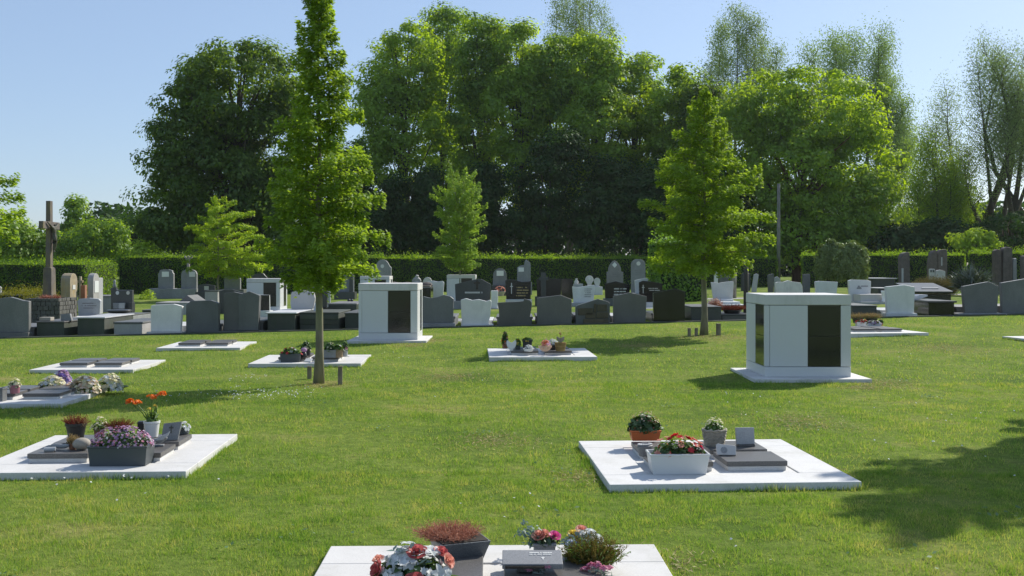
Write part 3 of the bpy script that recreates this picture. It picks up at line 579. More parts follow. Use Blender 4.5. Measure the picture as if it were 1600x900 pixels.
for k, (lab, d, pb, bl, mt, nc) in enumerate([
    ('dark shrub under the right flank of the maple', 82, 1390, [(1395, 378, 40, 26)], 'understory_leaf', 60),
    ('dark shrub below the loose open tree', 82, 1470, [(1465, 375, 48, 34)], 'understory_leaf', 90),
    ('dark shrub below the right edge poplars', 80, 1575, [(1565, 365, 56, 38), (1620, 370, 40, 40)], 'understory_leaf', 120),
    ('small bright yellow-green tree behind the brown standing stones', 72, 1524, [(1522, 378, 30, 20), (1545, 376, 16, 14)], 'young_leaf', 60),
    ('round bushy tree at the left picture edge beyond the cross', 104, 20, [(18, 375, 46, 38), (55, 385, 30, 28)], 'maple_leaf', 150),
    ('narrow pointed tree just right of the stone cross', 108, 118, [(118, 335, 15, 32), (118, 375, 24, 34)], 'ash_leaf', 90),
    ('rounded bushy tree between the cross and the huge dark tree', 104, 155, [(152, 372, 38, 32), (185, 378, 24, 30), (95, 385, 34, 28)], 'ash_leaf', 150),
    ('far low dark tree at the foot of the huge dark tree', 112, 212, [(210, 372, 26, 30), (230, 380, 30, 28)], 'understory_leaf', 90),
    ('small sunlit bush peeping over the shaded hedge', 74, 224, [(224, 392, 14, 12)], 'young_leaf', 24)]):
    big_tree('bush_tree', lab, d, pb, bl, nc, 70, .32 if d > 80 else .22, mt, 'dark_bark', SHR, 110 + k, .95 if d > 80 else .5, r0=.12, limbs=10, inner=.35)
def shrub(name, label, px, py0, d, rx, rz, mat, n, ls, seed, cat='shrub', group=None, flatbase=True):
    g = np.random.default_rng(seed); base = P(px, 0, d); base.z = gz(base.x, base.y); s = d / F
    dd_ = rand_dir(n, g); dd_[:, 2] = np.where(dd_[:, 2] < -.55, -dd_[:, 2], dd_[:, 2]); bump = 1 + .10 * np.sin(dd_[:, 0] * 7 + 3 * dd_[:, 2]) * np.sin(dd_[:, 1] * 6 + seed + dd_[:, 2] * 5) + .05 * np.sin(dd_[:, 0] * 17 + dd_[:, 2] * 13)
    r = (.55 + .45 * np.sqrt(g.uniform(0, 1, n))) * bump; zc = (YH - py0) * s + HC - base.z - rz * s
    c = dd_ * r[:, None] * np.array([rx * s, rx * s, rz * s]) + np.array([0, 0, zc]); c[:, 2] = np.maximum(c[:, 2], .04)
    V = leaf_quads(c, dd_ + rand_dir(n, g) * .8, rand_dir(n, g) + np.array([0, 0, .3]), ls * g.uniform(.6, 1.3, n), ls * .6)
    root = empty(name, base, label, cat, group); mb = MB()
    for k in range(7):
        a = 2 * PI * k / 7; mb.tube([(.1 * math.cos(a), .1 * math.sin(a), -.05), (rx * s * .3 * math.cos(a), rx * s * .3 * math.sin(a), zc * .6), (rx * s * .6 * math.cos(a), rx * s * .6 * math.sin(a), zc * 1.1)], [.05, .035, .01], 6)
    mb.build('stem', MATS['dark_bark'], root); link('foliage', np_mesh('foliage', V, 4), MATS[mat], root); return root
shrub('evergreen_shrub', 'left half-hidden one of two rounded grey-green evergreens', 1300, 375, 53, 26, 42, 'shrub_leaf', 9000, .13, 130)
shrub('evergreen_shrub', 'right rounded grey-green evergreen, in front of its paler neighbour', 1331, 378, 51, 27, 40, 'shrub_leaf', 9000, .13, 131)
hedge('ivy_column', 'tall block of clipped ivy behind the cone-shaped hornbeam', P(1036, 0, 44).to_2d().to_3d(), P(1104, 0, 44.5).to_2d().to_3d(), 1.7, 2.65, 'ivy_leaf', .14, 260, 9, cat='hedge', shag=.3)

# far woodland that closes the view under the crowns
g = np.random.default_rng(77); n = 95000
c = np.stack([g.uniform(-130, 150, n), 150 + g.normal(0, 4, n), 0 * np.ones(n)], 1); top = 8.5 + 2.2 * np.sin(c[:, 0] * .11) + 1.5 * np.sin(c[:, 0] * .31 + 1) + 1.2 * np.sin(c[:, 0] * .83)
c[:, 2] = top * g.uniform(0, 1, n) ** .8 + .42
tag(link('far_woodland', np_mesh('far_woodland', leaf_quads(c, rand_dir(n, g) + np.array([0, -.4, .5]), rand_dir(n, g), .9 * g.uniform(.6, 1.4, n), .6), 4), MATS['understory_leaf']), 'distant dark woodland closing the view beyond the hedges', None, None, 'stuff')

# thin haze volume added to stand for lens veil and lift the trees' blacks
hz = MB().box(0, 60, -2.0, 420, 260, 52).build('haze', None); tag(hz, None, None, None, 'stuff')
hm = bpy.data.materials.new('haze'); hm.use_nodes = True; hm.node_tree.nodes.clear()
pv = hm.node_tree.nodes.new('ShaderNodeVolumePrincipled'); pv.inputs['Color'].default_value = (.86, .91, 1, 1); pv.inputs['Density'].default_value = .00012; pv.inputs['Anisotropy'].default_value = .35
oo = hm.node_tree.nodes.new('ShaderNodeOutputMaterial'); hm.node_tree.links.new(pv.outputs[0], oo.inputs['Volume']); hz.data.materials.append(hm)
scene.cycles.volume_bounces = 1
# ---------------------------------------------------------------- gravestones
def arch(l, r, ysh, ytop, n=10):
    return [(l + (r - l) * (.5 - .5 * math.cos(PI * i / n)), ysh + (ytop - ysh) * math.sin(PI * i / n)) for i in range(n + 1)]
def letters(mb, l, r, yt, yb, rows, lx, lz, y, seed=0):
    """rows of small engraved strokes, unreadable at this distance as in the photograph"""
    g = random.Random(seed); hh = (yb - yt) / rows
    for k in range(rows):
        x = l + g.uniform(0, .18) * (r - l); e = r - g.uniform(0, .18) * (r - l); zc = lz(yt + hh * (k + .5)); th = abs(lz(yt) - lz(yt + hh)) * .42
        while x < e:
            wd = g.uniform(.03, .07) * (r - l)
            if g.random() < .85: mb.box(lx(x + wd / 2), y, zc - th / 2, abs(lx(x + wd * .8) - lx(x)), .004, th)
            x += wd
def grave(label, out, yb, mat, th=.12, d=None, base=None, plates=(), ledger=None, text=None, steps=None, cat='gravestone', name='gravestone', group=None, bev=.012, rz=0, extra=None, frame=None, sub_mat=None):
    l, r = min(p[0] for p in out), max(p[0] for p in out); pc = (l + r) / 2
    loc = P(pc, 0, d) if d else G(pc, yb); loc.z = gz(loc.x, loc.y); dd = loc.y; k = dd / F
    lx = lambda px: (px - pc) * k
    lz = lambda py: HC - (py - YH) * k - loc.z
    zb = lz(base[2]) if base else -.03
    prof = [(lx(px), max(lz(py), zb + .01)) for px, py in out]
    prof = [(prof[0][0], zb)] + prof + [(prof[-1][0], zb)] if out[0][0] < out[-1][0] else prof
    single = not (base or plates or ledger or text or steps or extra or frame)
    hs = MB().prism(prof, -th / 2, th / 2)
    if single:
        return tag(hs.build(name, MATS[mat], None, loc, rz, bev), label, cat, group)
    root = empty(name, loc, label, cat, group, rz)
    hs.build('headstone', MATS[mat], root, bev=bev)
    if base:
        bl, br, yt, bm = base[:4]; bd = base[4] if len(base) > 4 else th + .16
        MB().box(lx((bl + br) / 2), 0, -.03, (br - bl) * k, bd, zb + .03 - .002).build('plinth', MATS[bm], root, bev=.01)
    for pl in plates:
        nm, a, b_, yt, y2, pm = pl[:6]
        mb = MB()
        if len(pl) > 6 and pl[6] == 'disc':
            n = 18; mb.prism([(lx((a + b_) / 2) + (b_ - a) / 2 * k * math.cos(2 * PI * i / n), lz((yt + y2) / 2) + (y2 - yt) / 2 * k * math.sin(2 * PI * i / n)) for i in range(n)], -th / 2 - .014, -th / 2 + .004)
        elif len(pl) > 6 and pl[6] == 'diamond':
            mb.prism([(lx(a), lz((yt + y2) / 2)), (lx((a + b_) / 2), lz(yt)), (lx(b_), lz((yt + y2) / 2)), (lx((a + b_) / 2), lz(y2))], -th / 2 - .014, -th / 2 + .004)
        elif len(pl) > 6 and pl[6] == 'cross':
            cx = (a + b_) / 2; wv = (b_ - a) * .28
            mb.box(lx(cx), -th / 2 - .006, lz(y2), wv * k, .02, lz(yt) - lz(y2)); mb.box(lx(cx), -th / 2 - .0085, lz(yt + (y2 - yt) * .36), (b_ - a) * k, .02, wv * k)
        else: mb.box(lx((a + b_) / 2), -th / 2 - .005, lz(y2), (b_ - a) * k, .018, lz(yt) - lz(y2))
        mb.build(nm, MATS[pm], root, bev=.003)
    if text:
        mb = MB(); letters(mb, *text[:5], lx, lz, -th / 2 - .001, hash(label) % 1000 if False else len(label)); mb.build('inscription', MATS[text[5]], root)
    if ledger:
        ln, h, lm, sd = ledger; wl = (r - l) * k * 1.02
        y0 = sd * ((base[4] / 2 if base and len(base) > 4 else th / 2 + (.08 if base else 0)) + .004 + ln / 2)
        MB().box(0, y0, -.03, wl, ln, h).box(0, y0 + .003, h - .03, wl * 1.05, ln * .99, .06).build('ledger', MATS[lm], root, bev=.01)
    if steps:
        for i, (a, b_, yt, y2, sm, dp) in enumerate(steps):
            MB().box(lx((a + b_) / 2), -dp / 2 - .002 * i, max(lz(y2), -.03), (b_ - a) * k, dp, lz(yt) - max(lz(y2), -.03)).build('step', MATS[sm], root, bev=.008)
    if extra: extra(root, lx, lz, k, th)
    return root
def tomb(label, l, r, yt, yb, length, mat, lid=None, over=3, lidh=3, d=None, extra=None, cat='tomb', name='tomb', group=None, dark_end=None):
    """chest tomb whose near end faces the lawn: box body with an overhanging lid"""
    pc = (l + r) / 2; loc = P(pc, 0, d) if d else G(pc, yb); loc.z = gz(loc.x, loc.y); k = loc.y / F
    lz = lambda py: HC - (py - YH) * k - loc.z
    lx = lambda px: (px - pc) * k
    root = empty(name, loc, label, cat, group); h = lz(yt); lh = max(lidh * k, .03)
    MB().box(0, length / 2, -.03, (r - l) * k, length, h + .03 - lh - .002).build('body', MATS[mat], root, bev=.012)
    MB().box(0, length / 2, h - lh, (r - l + 2 * over) * k, length + 2 * over * k, lh).build('lid', MATS[lid or mat], root, bev=.012)
    if extra: extra(root, lx, lz, k, length)
    return root
FR = 'front row of graves along the lawn'
D = row_d
# -------- front row, left to right (backs towards the lawn)
grave('dark grey gravestone with a low curved top at the left picture edge, seen from behind', [(-8, 470), (0, 467), (8, 465), (18, 464), (28, 466.5), (38, 469.5), (47, 470.5)], 524, 'grey_granite', .14, D(20), base=(-10, 49, 519, 'slate_granite', .34), ledger=(1.9, .22, 'grey_granite', 1), group=FR)
def flowerbox(root, lx, lz, k, ln):
    MB().box(lx(66), .25, lz(502) + .003, 18 * k, .22, .09).build('trough', MATS['pebble'], root, bev=.01)
    MB().prism([(lx(87), lz(502)), (lx(86), lz(492)), (lx(101), lz(491)), (lx(104), lz(502))], .3, .4).build('plaque', MATS['mid_grey_stone'], root, bev=.006)
tomb('low dark mossy tomb with a trough of pink flowers, below the stone block', 57, 100, 502, 521, 1.9, 'mossy_dark_stone', 'slate_granite', 1, 2.5, D(78), flowerbox, group=FR)
tomb('dark square-ended tomb with a pale lid below the ochre lichened stone', 121, 163, 495.5, 519.5, 2.0, 'mossy_dark_stone', 'light_grey_stone', 1.5, 2.2, D(142), group=FR)
tomb('pale stained tomb just left of the white marble gravestone', 178, 221, 503, 519.5, 2.0, 'light_grey_stone', 'slate_granite', 1, 3, D(200), group=FR)
grave('blank white marble gravestone with a slanted notched top, left part of the front row', [(237, 478), (240, 476.6), (272, 475), (277, 476), (286, 478.5), (283, 519)], 519, 'white_marble', .14, D(262), base=(233, 288, 517.8, 'white_marble', .4), ledger=(2.0, .16, 'white_marble', 1), group=FR)
grave('plain dark grey gravestone with a shouldered curved top between white marble and a taller stone', [(292, 476), (297, 472), (300, 470), (330, 469), (338, 471.5), (343, 474)], 521, 'slate_granite', .15, D(318), base=(291, 345, 519, 'slate_granite', .34), ledger=(1.9, .2, 'slate_granite', 1), group=FR)
def twoleaf(root, lx, lz, k, th):
    MB().prism([(lx(374.5), lz(516)), (lx(374.5), lz(462)), (lx(391), lz(455)), (lx(407), lz(461.5)), (lx(405), lz(516))], -th / 2 - .03, -th / 2 + .02).build('slab', MATS['slate_granite'], root, bev=.008)
grave('tallest dark weathered gravestone of the front row, made of two joined slabs', [(351, 459), (353, 457.5), (366, 456), (380, 459), (391, 456), (407, 462), (404.5, 517)], 518, 'slate_granite', .18, D(380), base=(346, 410, 516.5, 'slate_granite', .5), ledger=(1.9, .25, 'slate_granite', 1), extra=twoleaf, group=FR)
def butterfly(root, lx, lz, k, ln):
    pts = [(430, 488), (428.5, 478), (429, 465), (431, 459), (440, 457), (448, 455.5), (456, 457.5), (464, 458), (468, 461), (470, 470), (468, 482), (465, 488)]
    MB().prism([(lx(a), lz(b_)) for a, b_ in pts], ln - .35, ln - .22).build('headstone', MATS['white_marble'], root, bev=.015)
    for a in (443, 460): MB().prism([(lx(a) + 1.4 * k * math.cos(i * PI / 6), lz(462) + 2 * k * math.sin(i * PI / 6)) for i in range(12)], ln - .372, ln - .345).build('portrait', MATS['dark_granite'], root)
tomb('dark box tomb with white lid carrying a white butterfly-shaped headstone', 418, 461, 488, 516, 2.3, 'mossy_dark_stone', 'white_marble', 3, 2.2, D(440), butterfly, group=FR)
def cone(root, lx, lz, k, ln):
    MB().lathe([(.075, 0), (.07, .05), (.045, .16), (.03, .24), (.012, .25)], 14, (lx(486), .7, lz(489) + .002)).build('vase', MATS['white_marble'], root, smooth=True)
    for q in range(3): MB().box(lx(499), -.012, lz(515 - q * 8), 60 * k, .02, 6 * k).build('plank_course', MATS['mossy_dark_stone'], root, bev=.006)
tomb('long dark tomb of mossy courses behind the slender hornbeam trunk, topped by a white vase', 468, 529, 488, 522, 2.0, 'mossy_dark_stone', 'mossy_dark_stone', 0.5, 2, D(499), cone, group=FR)
tomb('small dark mossy tomb close to the left side of the near left urn column', 539, 574, 488.5, 516, 2.0, 'mossy_dark_stone', 'slate_granite', 1, 2, D(556), group=FR)
grave('broad grey wavy-topped gravestone on a pale base, right of the near left urn column', [(655, 466), (662, 463), (672, 465.5), (684, 464), (694, 460.6), (704, 463), (709, 467), (708, 504)], 513, 'grey_granite', .15, D(683), base=(652, 711, 504.5, 'mid_grey_stone', .42), ledger=(1.9, .25, 'grey_granite', 1), group=FR)
def feet(root, lx, lz, k, th):
    for a in (735, 755): MB().box(lx(a), 0, lz(506), 8 * k, .14, 4.5 * k).build('foot', MATS['white_marble'], root, bev=.006)
grave('white marble gravestone with scalloped top standing on two feet above a stepped base', [(721.5, 502), (720, 468.5), (728, 466), (738, 469), (748, 467.5), (760, 470.5), (766, 468.5), (768, 471), (766, 494), (764, 502)], 514, 'white_marble', .14, D(744), base=(715, 778, 510, 'white_marble', .5), plates=[], ledger=(1.9, .12, 'white_marble', 1), extra=lambda root, lx, lz, k, th: (MB().box(lx(746), 0, lz(510), 50 * k, .34, 3.6 * k).build('step', MATS['white_marble'], root, bev=.006)), group=FR)
grave('dark grey gravestone with flared foot and raised right shoulder, in front of golden writing', [(777.5, 512), (780, 495), (779.5, 484), (777, 473), (790, 472), (806, 471.5), (818, 470.5), (819, 466.5), (828, 469), (831, 473), (830, 484), (827.5, 496), (831, 512)], 514, 'slate_granite', .15, D(804), group=FR, ledger=(1.9, .2, 'slate_granite', 1))
grave('plain grey gravestone with an off-centre pointed top beside the brown block stone', [(839, 465.5), (876, 461), (893, 467.5)], 512, 'grey_granite', .15, D(866), group=FR, ledger=(1.9, .2, 'slate_granite', 1))
def blocks(root, lx, lz, k, th):
    for (a, b_, t, u) in ((903, 926, 481, 492), (927.5, 931, 474, 488), (932, 948, 475, 486), (914, 930, 488.5, 497), (931.5, 950, 487.5, 497), (911, 950, 498, 508.5)):
        MB().box(lx((a + b_) / 2), -th / 2 - .01, lz(u), (b_ - a) * k, .05, (u - t) * k).build('stone_block', MATS['brown_block'], root, bev=.015)
grave('gabled gravestone faced with rough brown stone blocks in a dark frame', [(899, 480), (902, 477), (934, 467), (950, 471), (952.5, 474)], 513, 'slate_granite', .2, D(926), extra=blocks, group=FR, ledger=(1.9, .2, 'slate_granite', 1))
grave('plain blue-grey low-gabled gravestone between the brown block stone and the polished black one', [(958, 462.5), (984, 457), (1010, 463), (1008, 505)], 506, 'grey_granite', .15, D(984), base=(953, 1016, 504, 'slate_granite', .5), group=FR, ledger=(1.9, .15, 'light_grey_stone', 1))
grave('polished black gravestone with a low off-centre gable, last upright stone before the cone-shaped hornbeam', [(1020.5, 457), (1055, 451), (1069.5, 455.5)], 503, 'black_granite', .15, D(1045), base=(1019, 1071, 501.5, 'dark_granite', .4), group=FR, ledger=(1.9, .2, 'dark_granite', 1))
tomb('dark box tomb directly behind the trunk of the cone-shaped hornbeam', 1080, 1127, 479, 503.5, 2.0, 'dark_granite', 'slate_granite', 1, 2, D(1103), group=FR)
tomb('low dark tomb right of the cone-shaped hornbeam that carries a bowl of red heather', 1128, 1180, 491, 506.5, 2.0, 'slate_granite', 'dark_granite', .5, 2, D(1150), group=FR)
tomb('dark tomb standing half hidden at the right side of the front right urn column', 1332, 1370, 477, 507, 2.0, 'dark_granite', 'slate_granite', 1, 2, D(1350), group=FR)
grave('white marble low-gabled gravestone on a stepped base, right of the front right urn column', [(1385, 489), (1383, 448), (1412, 445), (1428, 448.5), (1426.5, 489)], 500, 'white_marble', .16, D(1405), base=(1375, 1441, 495, 'light_grey_stone', .6), extra=lambda root, lx, lz, k, th: MB().box(lx(1405.5), 0, lz(495), 48 * k, .36, 6 * k).build('step', MATS['white_marble'], root, bev=.01), group=FR, ledger=(1.9, .15, 'light_grey_stone', 1))
def slopebox(root, lx, lz, k, ln):
    MB().prism([(lx(1453), lz(470)), (lx(1453), lz(464)), (lx(1456), lz(461.5)), (lx(1469), lz(462)), (lx(1469), lz(464.5))], .9, 1.25).build('book_plaque', MATS['white_marble'], root, bev=.006)
tomb('polished black box tomb with an overhanging lid and a small white book plaque', 1451, 1491, 470, 494, 2.0, 'black_granite', 'dark_granite', 3, 3, D(1471), slopebox, group=FR)
grave('large grey gravestone with a gable whose right slope is shorter, near the right picture edge', [(1506, 490), (1502.5, 447.5), (1543, 440), (1558.5, 447), (1556, 490)], 494, 'grey_granite', .16, D(1531), base=(1490, 1566, 489, 'mid_grey_stone', .6), group=FR, ledger=(1.9, .2, 'slate_granite', 1))
grave('large grey gravestone rising out of the right picture edge', [(1564.5, 489), (1563, 442), (1606, 434.5), (1624, 441), (1621, 489)], 493, 'grey_granite', .16, D(1593), base=(1560, 1626, 489, 'mid_grey_stone', .5), group=FR, ledger=(1.9, .2, 'slate_granite', 1))
# concrete kerb along the front row; its dark colour stands for the shadow strip
kb = MB(); pxs = list(range(-120, 1721, 40)); vs_ = []
for px in pxs:
    d = D(px) - .42; x = (px - 800) / F * d; z = gz(x, d)
    vs_ += [(x, d, z - .05), (x, d, z + .03), (x, d + .14, z + .03), (x, d + .14, z - .05)]
kb.add(vs_, [[4 * i + a, 4 * i + (a + 1) % 4, 4 * (i + 1) + (a + 1) % 4, 4 * (i + 1) + a] for i in range(len(pxs) - 1) for a in range(4)])
tag(kb.build('kerb', MATS['mossy_dark_stone'], bev=.01), 'low kerb with shadow put into its dark colour, between lawn and front row graves', 'kerb', None, 'structure')

# -------- left group around the calvary cross (these face right)
D0 = 32.0
def side_grave(label, px, yt, yb, width, th, mat, top='round', plates=(), d=None, group='old stones beside the cross facing right', base=None):
    """a stone that faces +X: its broad side is seen edge-on"""
    loc = P(px, 0, d) if d else G(px, yb); loc.z = gz(loc.x, loc.y); k = loc.y / F; h = HC - (yt - YH) * k - loc.z; w2 = width / 2
    if top == 'round': prof = [(-w2, -.03), (-w2, h - w2 * .9)] + [(w2 * -math.cos(PI * i / 8), h - w2 * .9 + w2 * .9 * math.sin(PI * i / 8)) for i in range(1, 8)] + [(w2, h - w2 * .9), (w2, -.03)]
    else: prof = [(-w2, -.03), (-w2, h), (w2, h), (w2, -.03)]
    root = empty('gravestone', loc, label, 'gravestone', group, R(90))
    MB().prism(prof, -th / 2, th / 2).build('headstone', MATS[mat], root, bev=.015)
    for (nm, x0, x1, z0, z1, pm) in plates: MB().box((x0 + x1) / 2, -th / 2 - .006, z0, x1 - x0, .02, z1 - z0).build(nm, MATS[pm], root, bev=.003)
    if base: MB().box(0, base[0] * .25, -.03, base[1], base[0], base[2]).build('plinth', MATS[mat], root, bev=.01)
    return root
blk = P(66, 0, 32.6); blk.z = gz(blk.x, blk.y); k = 32.6 / F
mb = MB(); g = random.Random(5); bw, bd_, bh = 52 * k, 1.3, .80
mb.box(0, bd_ / 2, -.05, bw - .06, bd_ - .06, bh)
zz = 0.0
while zz < bh - .02:
    hh = g.uniform(.10, .16); hh = min(hh, bh - zz)
    for side in range(4):
        ln = bw if side % 2 == 0 else bd_; u = -ln / 2
        while u < ln / 2 - .02:
            wd = min(g.uniform(.10, .22), ln / 2 - u); c_ = u + wd / 2; pr = g.uniform(.0, .03); t_ = .09
            if side == 0: mb.box(c_, .045 - pr / 2, zz + .006, wd - .014, t_ + pr, hh - .012)
            elif side == 1: mb.box(bw / 2 - .045 + pr / 2, bd_ / 2 + c_, zz + .006, t_ + pr, wd - .014, hh - .012)
            elif side == 2: mb.box(c_, bd_ - .045 + pr / 2, zz + .006, wd - .014, t_ + pr, hh - .012)
            else: mb.box(-bw / 2 + .045 - pr / 2, bd_ / 2 + c_, zz + .006, t_ + pr, wd - .014, hh - .012)
            u += wd
    zz += hh
mb.build('stone_plinth', MATS['old_masonry'], None, blk, bev=.02)
blko = bpy.data.objects['stone_plinth']; tag(blko, 'rough stone block masonry plinth under the tall cross', 'plinth')
cr = Vector((blk.x - .10, blk.y + .72, blk.z + bh - .05)); k = cr.y / F
root = empty('calvary_cross', cr, 'tall weathered stone cross with a small dark figure of Christ, on the rough stone block', 'cross', None, R(90))
hz = lambda py: HC - (py - YH) * k - cr.z
MB().box(0, 0, .0, .36, .30, hz(420), .9, .9).box(0, 0, hz(420), .34, .28, .05, .82, .7).build('pedestal', MATS['cross_concrete'], root, bev=.02)
MB().box(0, 0, hz(418), .21, .16, hz(314) - hz(418), .9, .9).box(0, -.003, hz(358), 1.20, .15, .24).build('cross', MATS['cross_concrete'], root, bev=.012)
def figure(name, verts, edges, rad, mat, parent, loc=(0, 0, 0), sub=1, rootv=0):
    """one continuous body grown over a skeleton"""
    me = bpy.data.meshes.new(name); me.from_pydata(verts, edges, []); o = link(name, me, MATS[mat], parent, loc)
    o.modifiers.new('skin', 'SKIN'); 
    for i, r_ in enumerate(rad): me.skin_vertices[0].data[i].radius = (r_, r_)
    me.skin_vertices[0].data[rootv].use_root = True
    if sub: s_ = o.modifiers.new('sub', 'SUBSURF'); s_.levels = sub; s_.render_levels = sub
    return o
z0 = hz(394); H = hz(348) - z0
fv = [(0, -.15, z0 + .52 * H), (0, -.16, z0 + .68 * H), (0, -.15, z0 + .80 * H), (0, -.17, z0 + .88 * H), (.02, -.19, z0 + .95 * H), (-.16, -.14, z0 + .86 * H), (-.40, -.12, z0 + 1.02 * H), (.16, -.14, z0 + .86 * H), (.40, -.12, z0 + 1.02 * H), (-.05, -.19, z0 + .28 * H), (-.02, -.14, z0 + .05 * H), (.06, -.19, z0 + .28 * H), (.03, -.14, z0 + .05 * H), (0, -.2, z0)]
figure('corpus', fv, [(0, 1), (1, 2), (2, 3), (3, 4), (2, 5), (5, 6), (2, 7), (7, 8), (0, 9), (9, 10), (0, 11), (11, 12), (10, 13)], [.075, .07, .085, .035, .06, .04, .02, .04, .02, .05, .03, .05, .03, .025], 'bronze', root)
side_grave('rough gravestone with orange lichen top right of the stone block', 108, 427, 464, .62, .34, 'lichen_stone', 'round', [('oval_plate', -.12, .1, 1.0, 1.16, 'white_enamel')], d=36.5)
side_grave('pale rounded gravestone with a white plate, facing right near the end of the lower hedge', 146, 427, 465, .55, .22, 'light_grey_stone', 'round', [('name_plate', -.18, .18, .85, 1.28, 'white_enamel')], d=38.0, base=(.5, .8, .12))
side_grave('thin plain pale gravestone close behind the rounded white-plate stone', 155, 434, 462, .5, .1, 'light_grey_stone', 'flat', d=39.5)
def minicross(root, lx, lz, k, th):
    MB().box(lx(125.5), 0, lz(441) - .02, 8.5 * k, .11, .09).build('cross_arm', MATS['lichen_stone'], root, bev=.01)
grave('small old cross-shaped gravestone yellow with lichen', [(124.2, 462), (124.2, 432), (127.2, 432), (127.2, 462)], 462, 'lichen_stone', .12, 37.5, extra=minicross, group='old stones beside the cross facing right')
grave('small square brown brick-like marker beside the lichened little cross', [(128, 445.5), (134.5, 445.5)], 461, 'terracotta', .2, 37.0, group='old stones beside the cross facing right')
grave('low smooth blue-grey gravestone with faint lettering, below the pale rounded stone', [(123.5, 490), (122, 470), (125, 467), (140, 465.5), (155, 467), (158, 470), (157, 490)], 490, 'light_grey_stone', .14, 34.8, text=(128, 152, 472, 483, 3, 'lettering_dark'), ledger=(1.2, .12, 'white_marble', -1))
def dish(root, lx, lz, k, ln):
    MB().lathe([(.12, 0), (.34, .04), (.40, .12), (.36, .13), (.1, .08)], 20, (0, .5, lz(491.5) + .002)).build('bowl', MATS['dark_granite'], root, smooth=True)
tomb('low grey tomb slab with a wide dark bowl, before the black two-portrait stone', 146, 208, 491.5, 497, 1.6, 'mid_grey_stone', 'slate_granite', 0, 2, 32.5, dish)
def portraits(root, lx, lz, k, th):
    for a in (185, 201.5): MB().prism([(lx(a) + 2.6 * k * math.cos(i * PI / 8), lz(457.5) + 3 * k * math.sin(i * PI / 8)) for i in range(16)], -th / 2 - .016, -th / 2 + .004).build('portrait', MATS['white_enamel'], root)
    for a, c_ in ((186, 'mid_grey_stone'), (194, 'light_grey_stone')): MB().box(lx(a), -.22, lz(482), 9 * k, .1, 9 * k, 1.1, 1.1).build('book_plaque', MATS[c_], root, bev=.01)
    MB().box(lx(207), -.05, lz(488), 5 * k, .3, 16 * k).build('side_post', MATS['dark_granite'], root, bev=.01)
    MB().lathe([(.05, 0), (.07, .05), (.035, .16), (.05, .22), (.01, .28)], 10, (lx(179), 0, lz(449.3))).build('urn', MATS['mid_grey_stone'], root, smooth=True)
grave('black gravestone with two white oval portraits and small grey books at its foot', [(174.5, 449.5), (183, 449.5), (183.2, 453), (208, 453.2)], 488, 'dark_granite', .16, 36.0, extra=portraits, ledger=(1.0, .10, 'mid_grey_stone', -1))
tomb('grey flat tomb slab below the rounded white-plate stone', 122, 174, 462, 468, 1.4, 'mid_grey_stone', 'blue_stone', 1, 2, 40.5)
grave('thin pale standing stone cut by the left picture edge above the golden hedge', [(-7, 449), (-3, 446), (2, 449)], 464, 'light_grey_stone', .12, 40.0)
# -------- behind the left front row
OLD = 'old gravestones along the hedge'
grave('gravestone with a white name plate on a broad base, first along the shaded hedge', [(248, 428), (249.5, 426), (250.5, 422.5), (256, 421), (264, 421), (269.5, 422.5), (270.5, 426), (272, 428)], 462, 'mid_grey_stone', .22, 59, base=(237, 273, 450.5, 'mid_grey_stone', .9), plates=[('name_plate', 254, 265, 424.5, 432.5, 'white_enamel')], group=OLD)
grave('gravestone with a white name plate half hidden by the pale forked post', [(284, 428), (286, 423.5), (291, 421), (301, 421), (306, 423.5), (308, 428)], 462, 'mid_grey_stone', .22, 59, base=(273, 311, 451, 'mid_grey_stone', .9), plates=[('name_plate', 296.5, 306, 424.5, 432.5, 'white_enamel')], group=OLD)
p = G(294.5, 465); k = p.y / F; mb = MB(); h = lambda py: HC - (py - YH) * k - p.z
mb.tube([(0, 0, -.05), (.02, 0, h(440)), (0, 0, h(420)), (-.01, 0, h(408))], [.10, .085, .08, .09], 10)
for s_ in (-1, 1): mb.tube([(0, 0, h(412)), (s_ * .10, 0, h(405)), (s_ * .24, .02, h(399.5))], [.085, .07, .045], 8)
mb.tube([(0, 0, h(411)), (0, -.02, h(403))], [.08, .06], 8); mb.ball((0, -.03, h(401.5)), .085, 8)
tag(mb.build('grave_post', MATS['pale_wood'], None, p, smooth=True), 'slender pale weathered post with a forked top under the small layered tree', 'post')
tomb('low dark tomb with a pitched roof-shaped lid behind the blank white marble stone', 276, 308, 474, 478, 1.5, 'slate_granite', 'slate_granite', 0, 1.5, 39, lambda root, lx, lz, k, ln: MB().prism([(lx(275), lz(474)), (lx(291), lz(461.5)), (lx(309), lz(474))], .1, ln - .1).build('ridge', MATS['slate_granite'], root, bev=.01))
tomb('long low pale tomb slab in the grass behind the blank white marble stone', 243, 300, 472.5, 476.5, 1.4, 'light_grey_stone', 'light_grey_stone', 0, 2.5, 38)
def cup(root, lx, lz, k, ln): MB().lathe([(.10, 0), (.12, .04), (.14, .12), (.11, .13)], 14, (lx(218) - .02, .05, .02)).build('bowl', MATS['white_enamel'], root, smooth=True)
tomb('small dark square tomb with a white bowl, left of the blank white marble stone', 222, 238, 484, 496, .9, 'mossy_dark_stone', 'slate_granite', .3, 1.5, 35, cup)
grave('grey gravestone with pale front partly behind the small layered tree trunk', [(310, 445), (322, 444), (336, 446)], 462, 'dark_granite', .2, 57, base=(309, 346, 456, 'dark_granite', .9), plates=[('portrait', 320, 327, 447, 453, 'white_enamel')], group=OLD)
tomb('cream tomb with dark lid at the foot of the small layered tree', 320, 340, 454, 467, 1.2, 'light_grey_stone', 'dark_granite', 1, 1.5, 48)
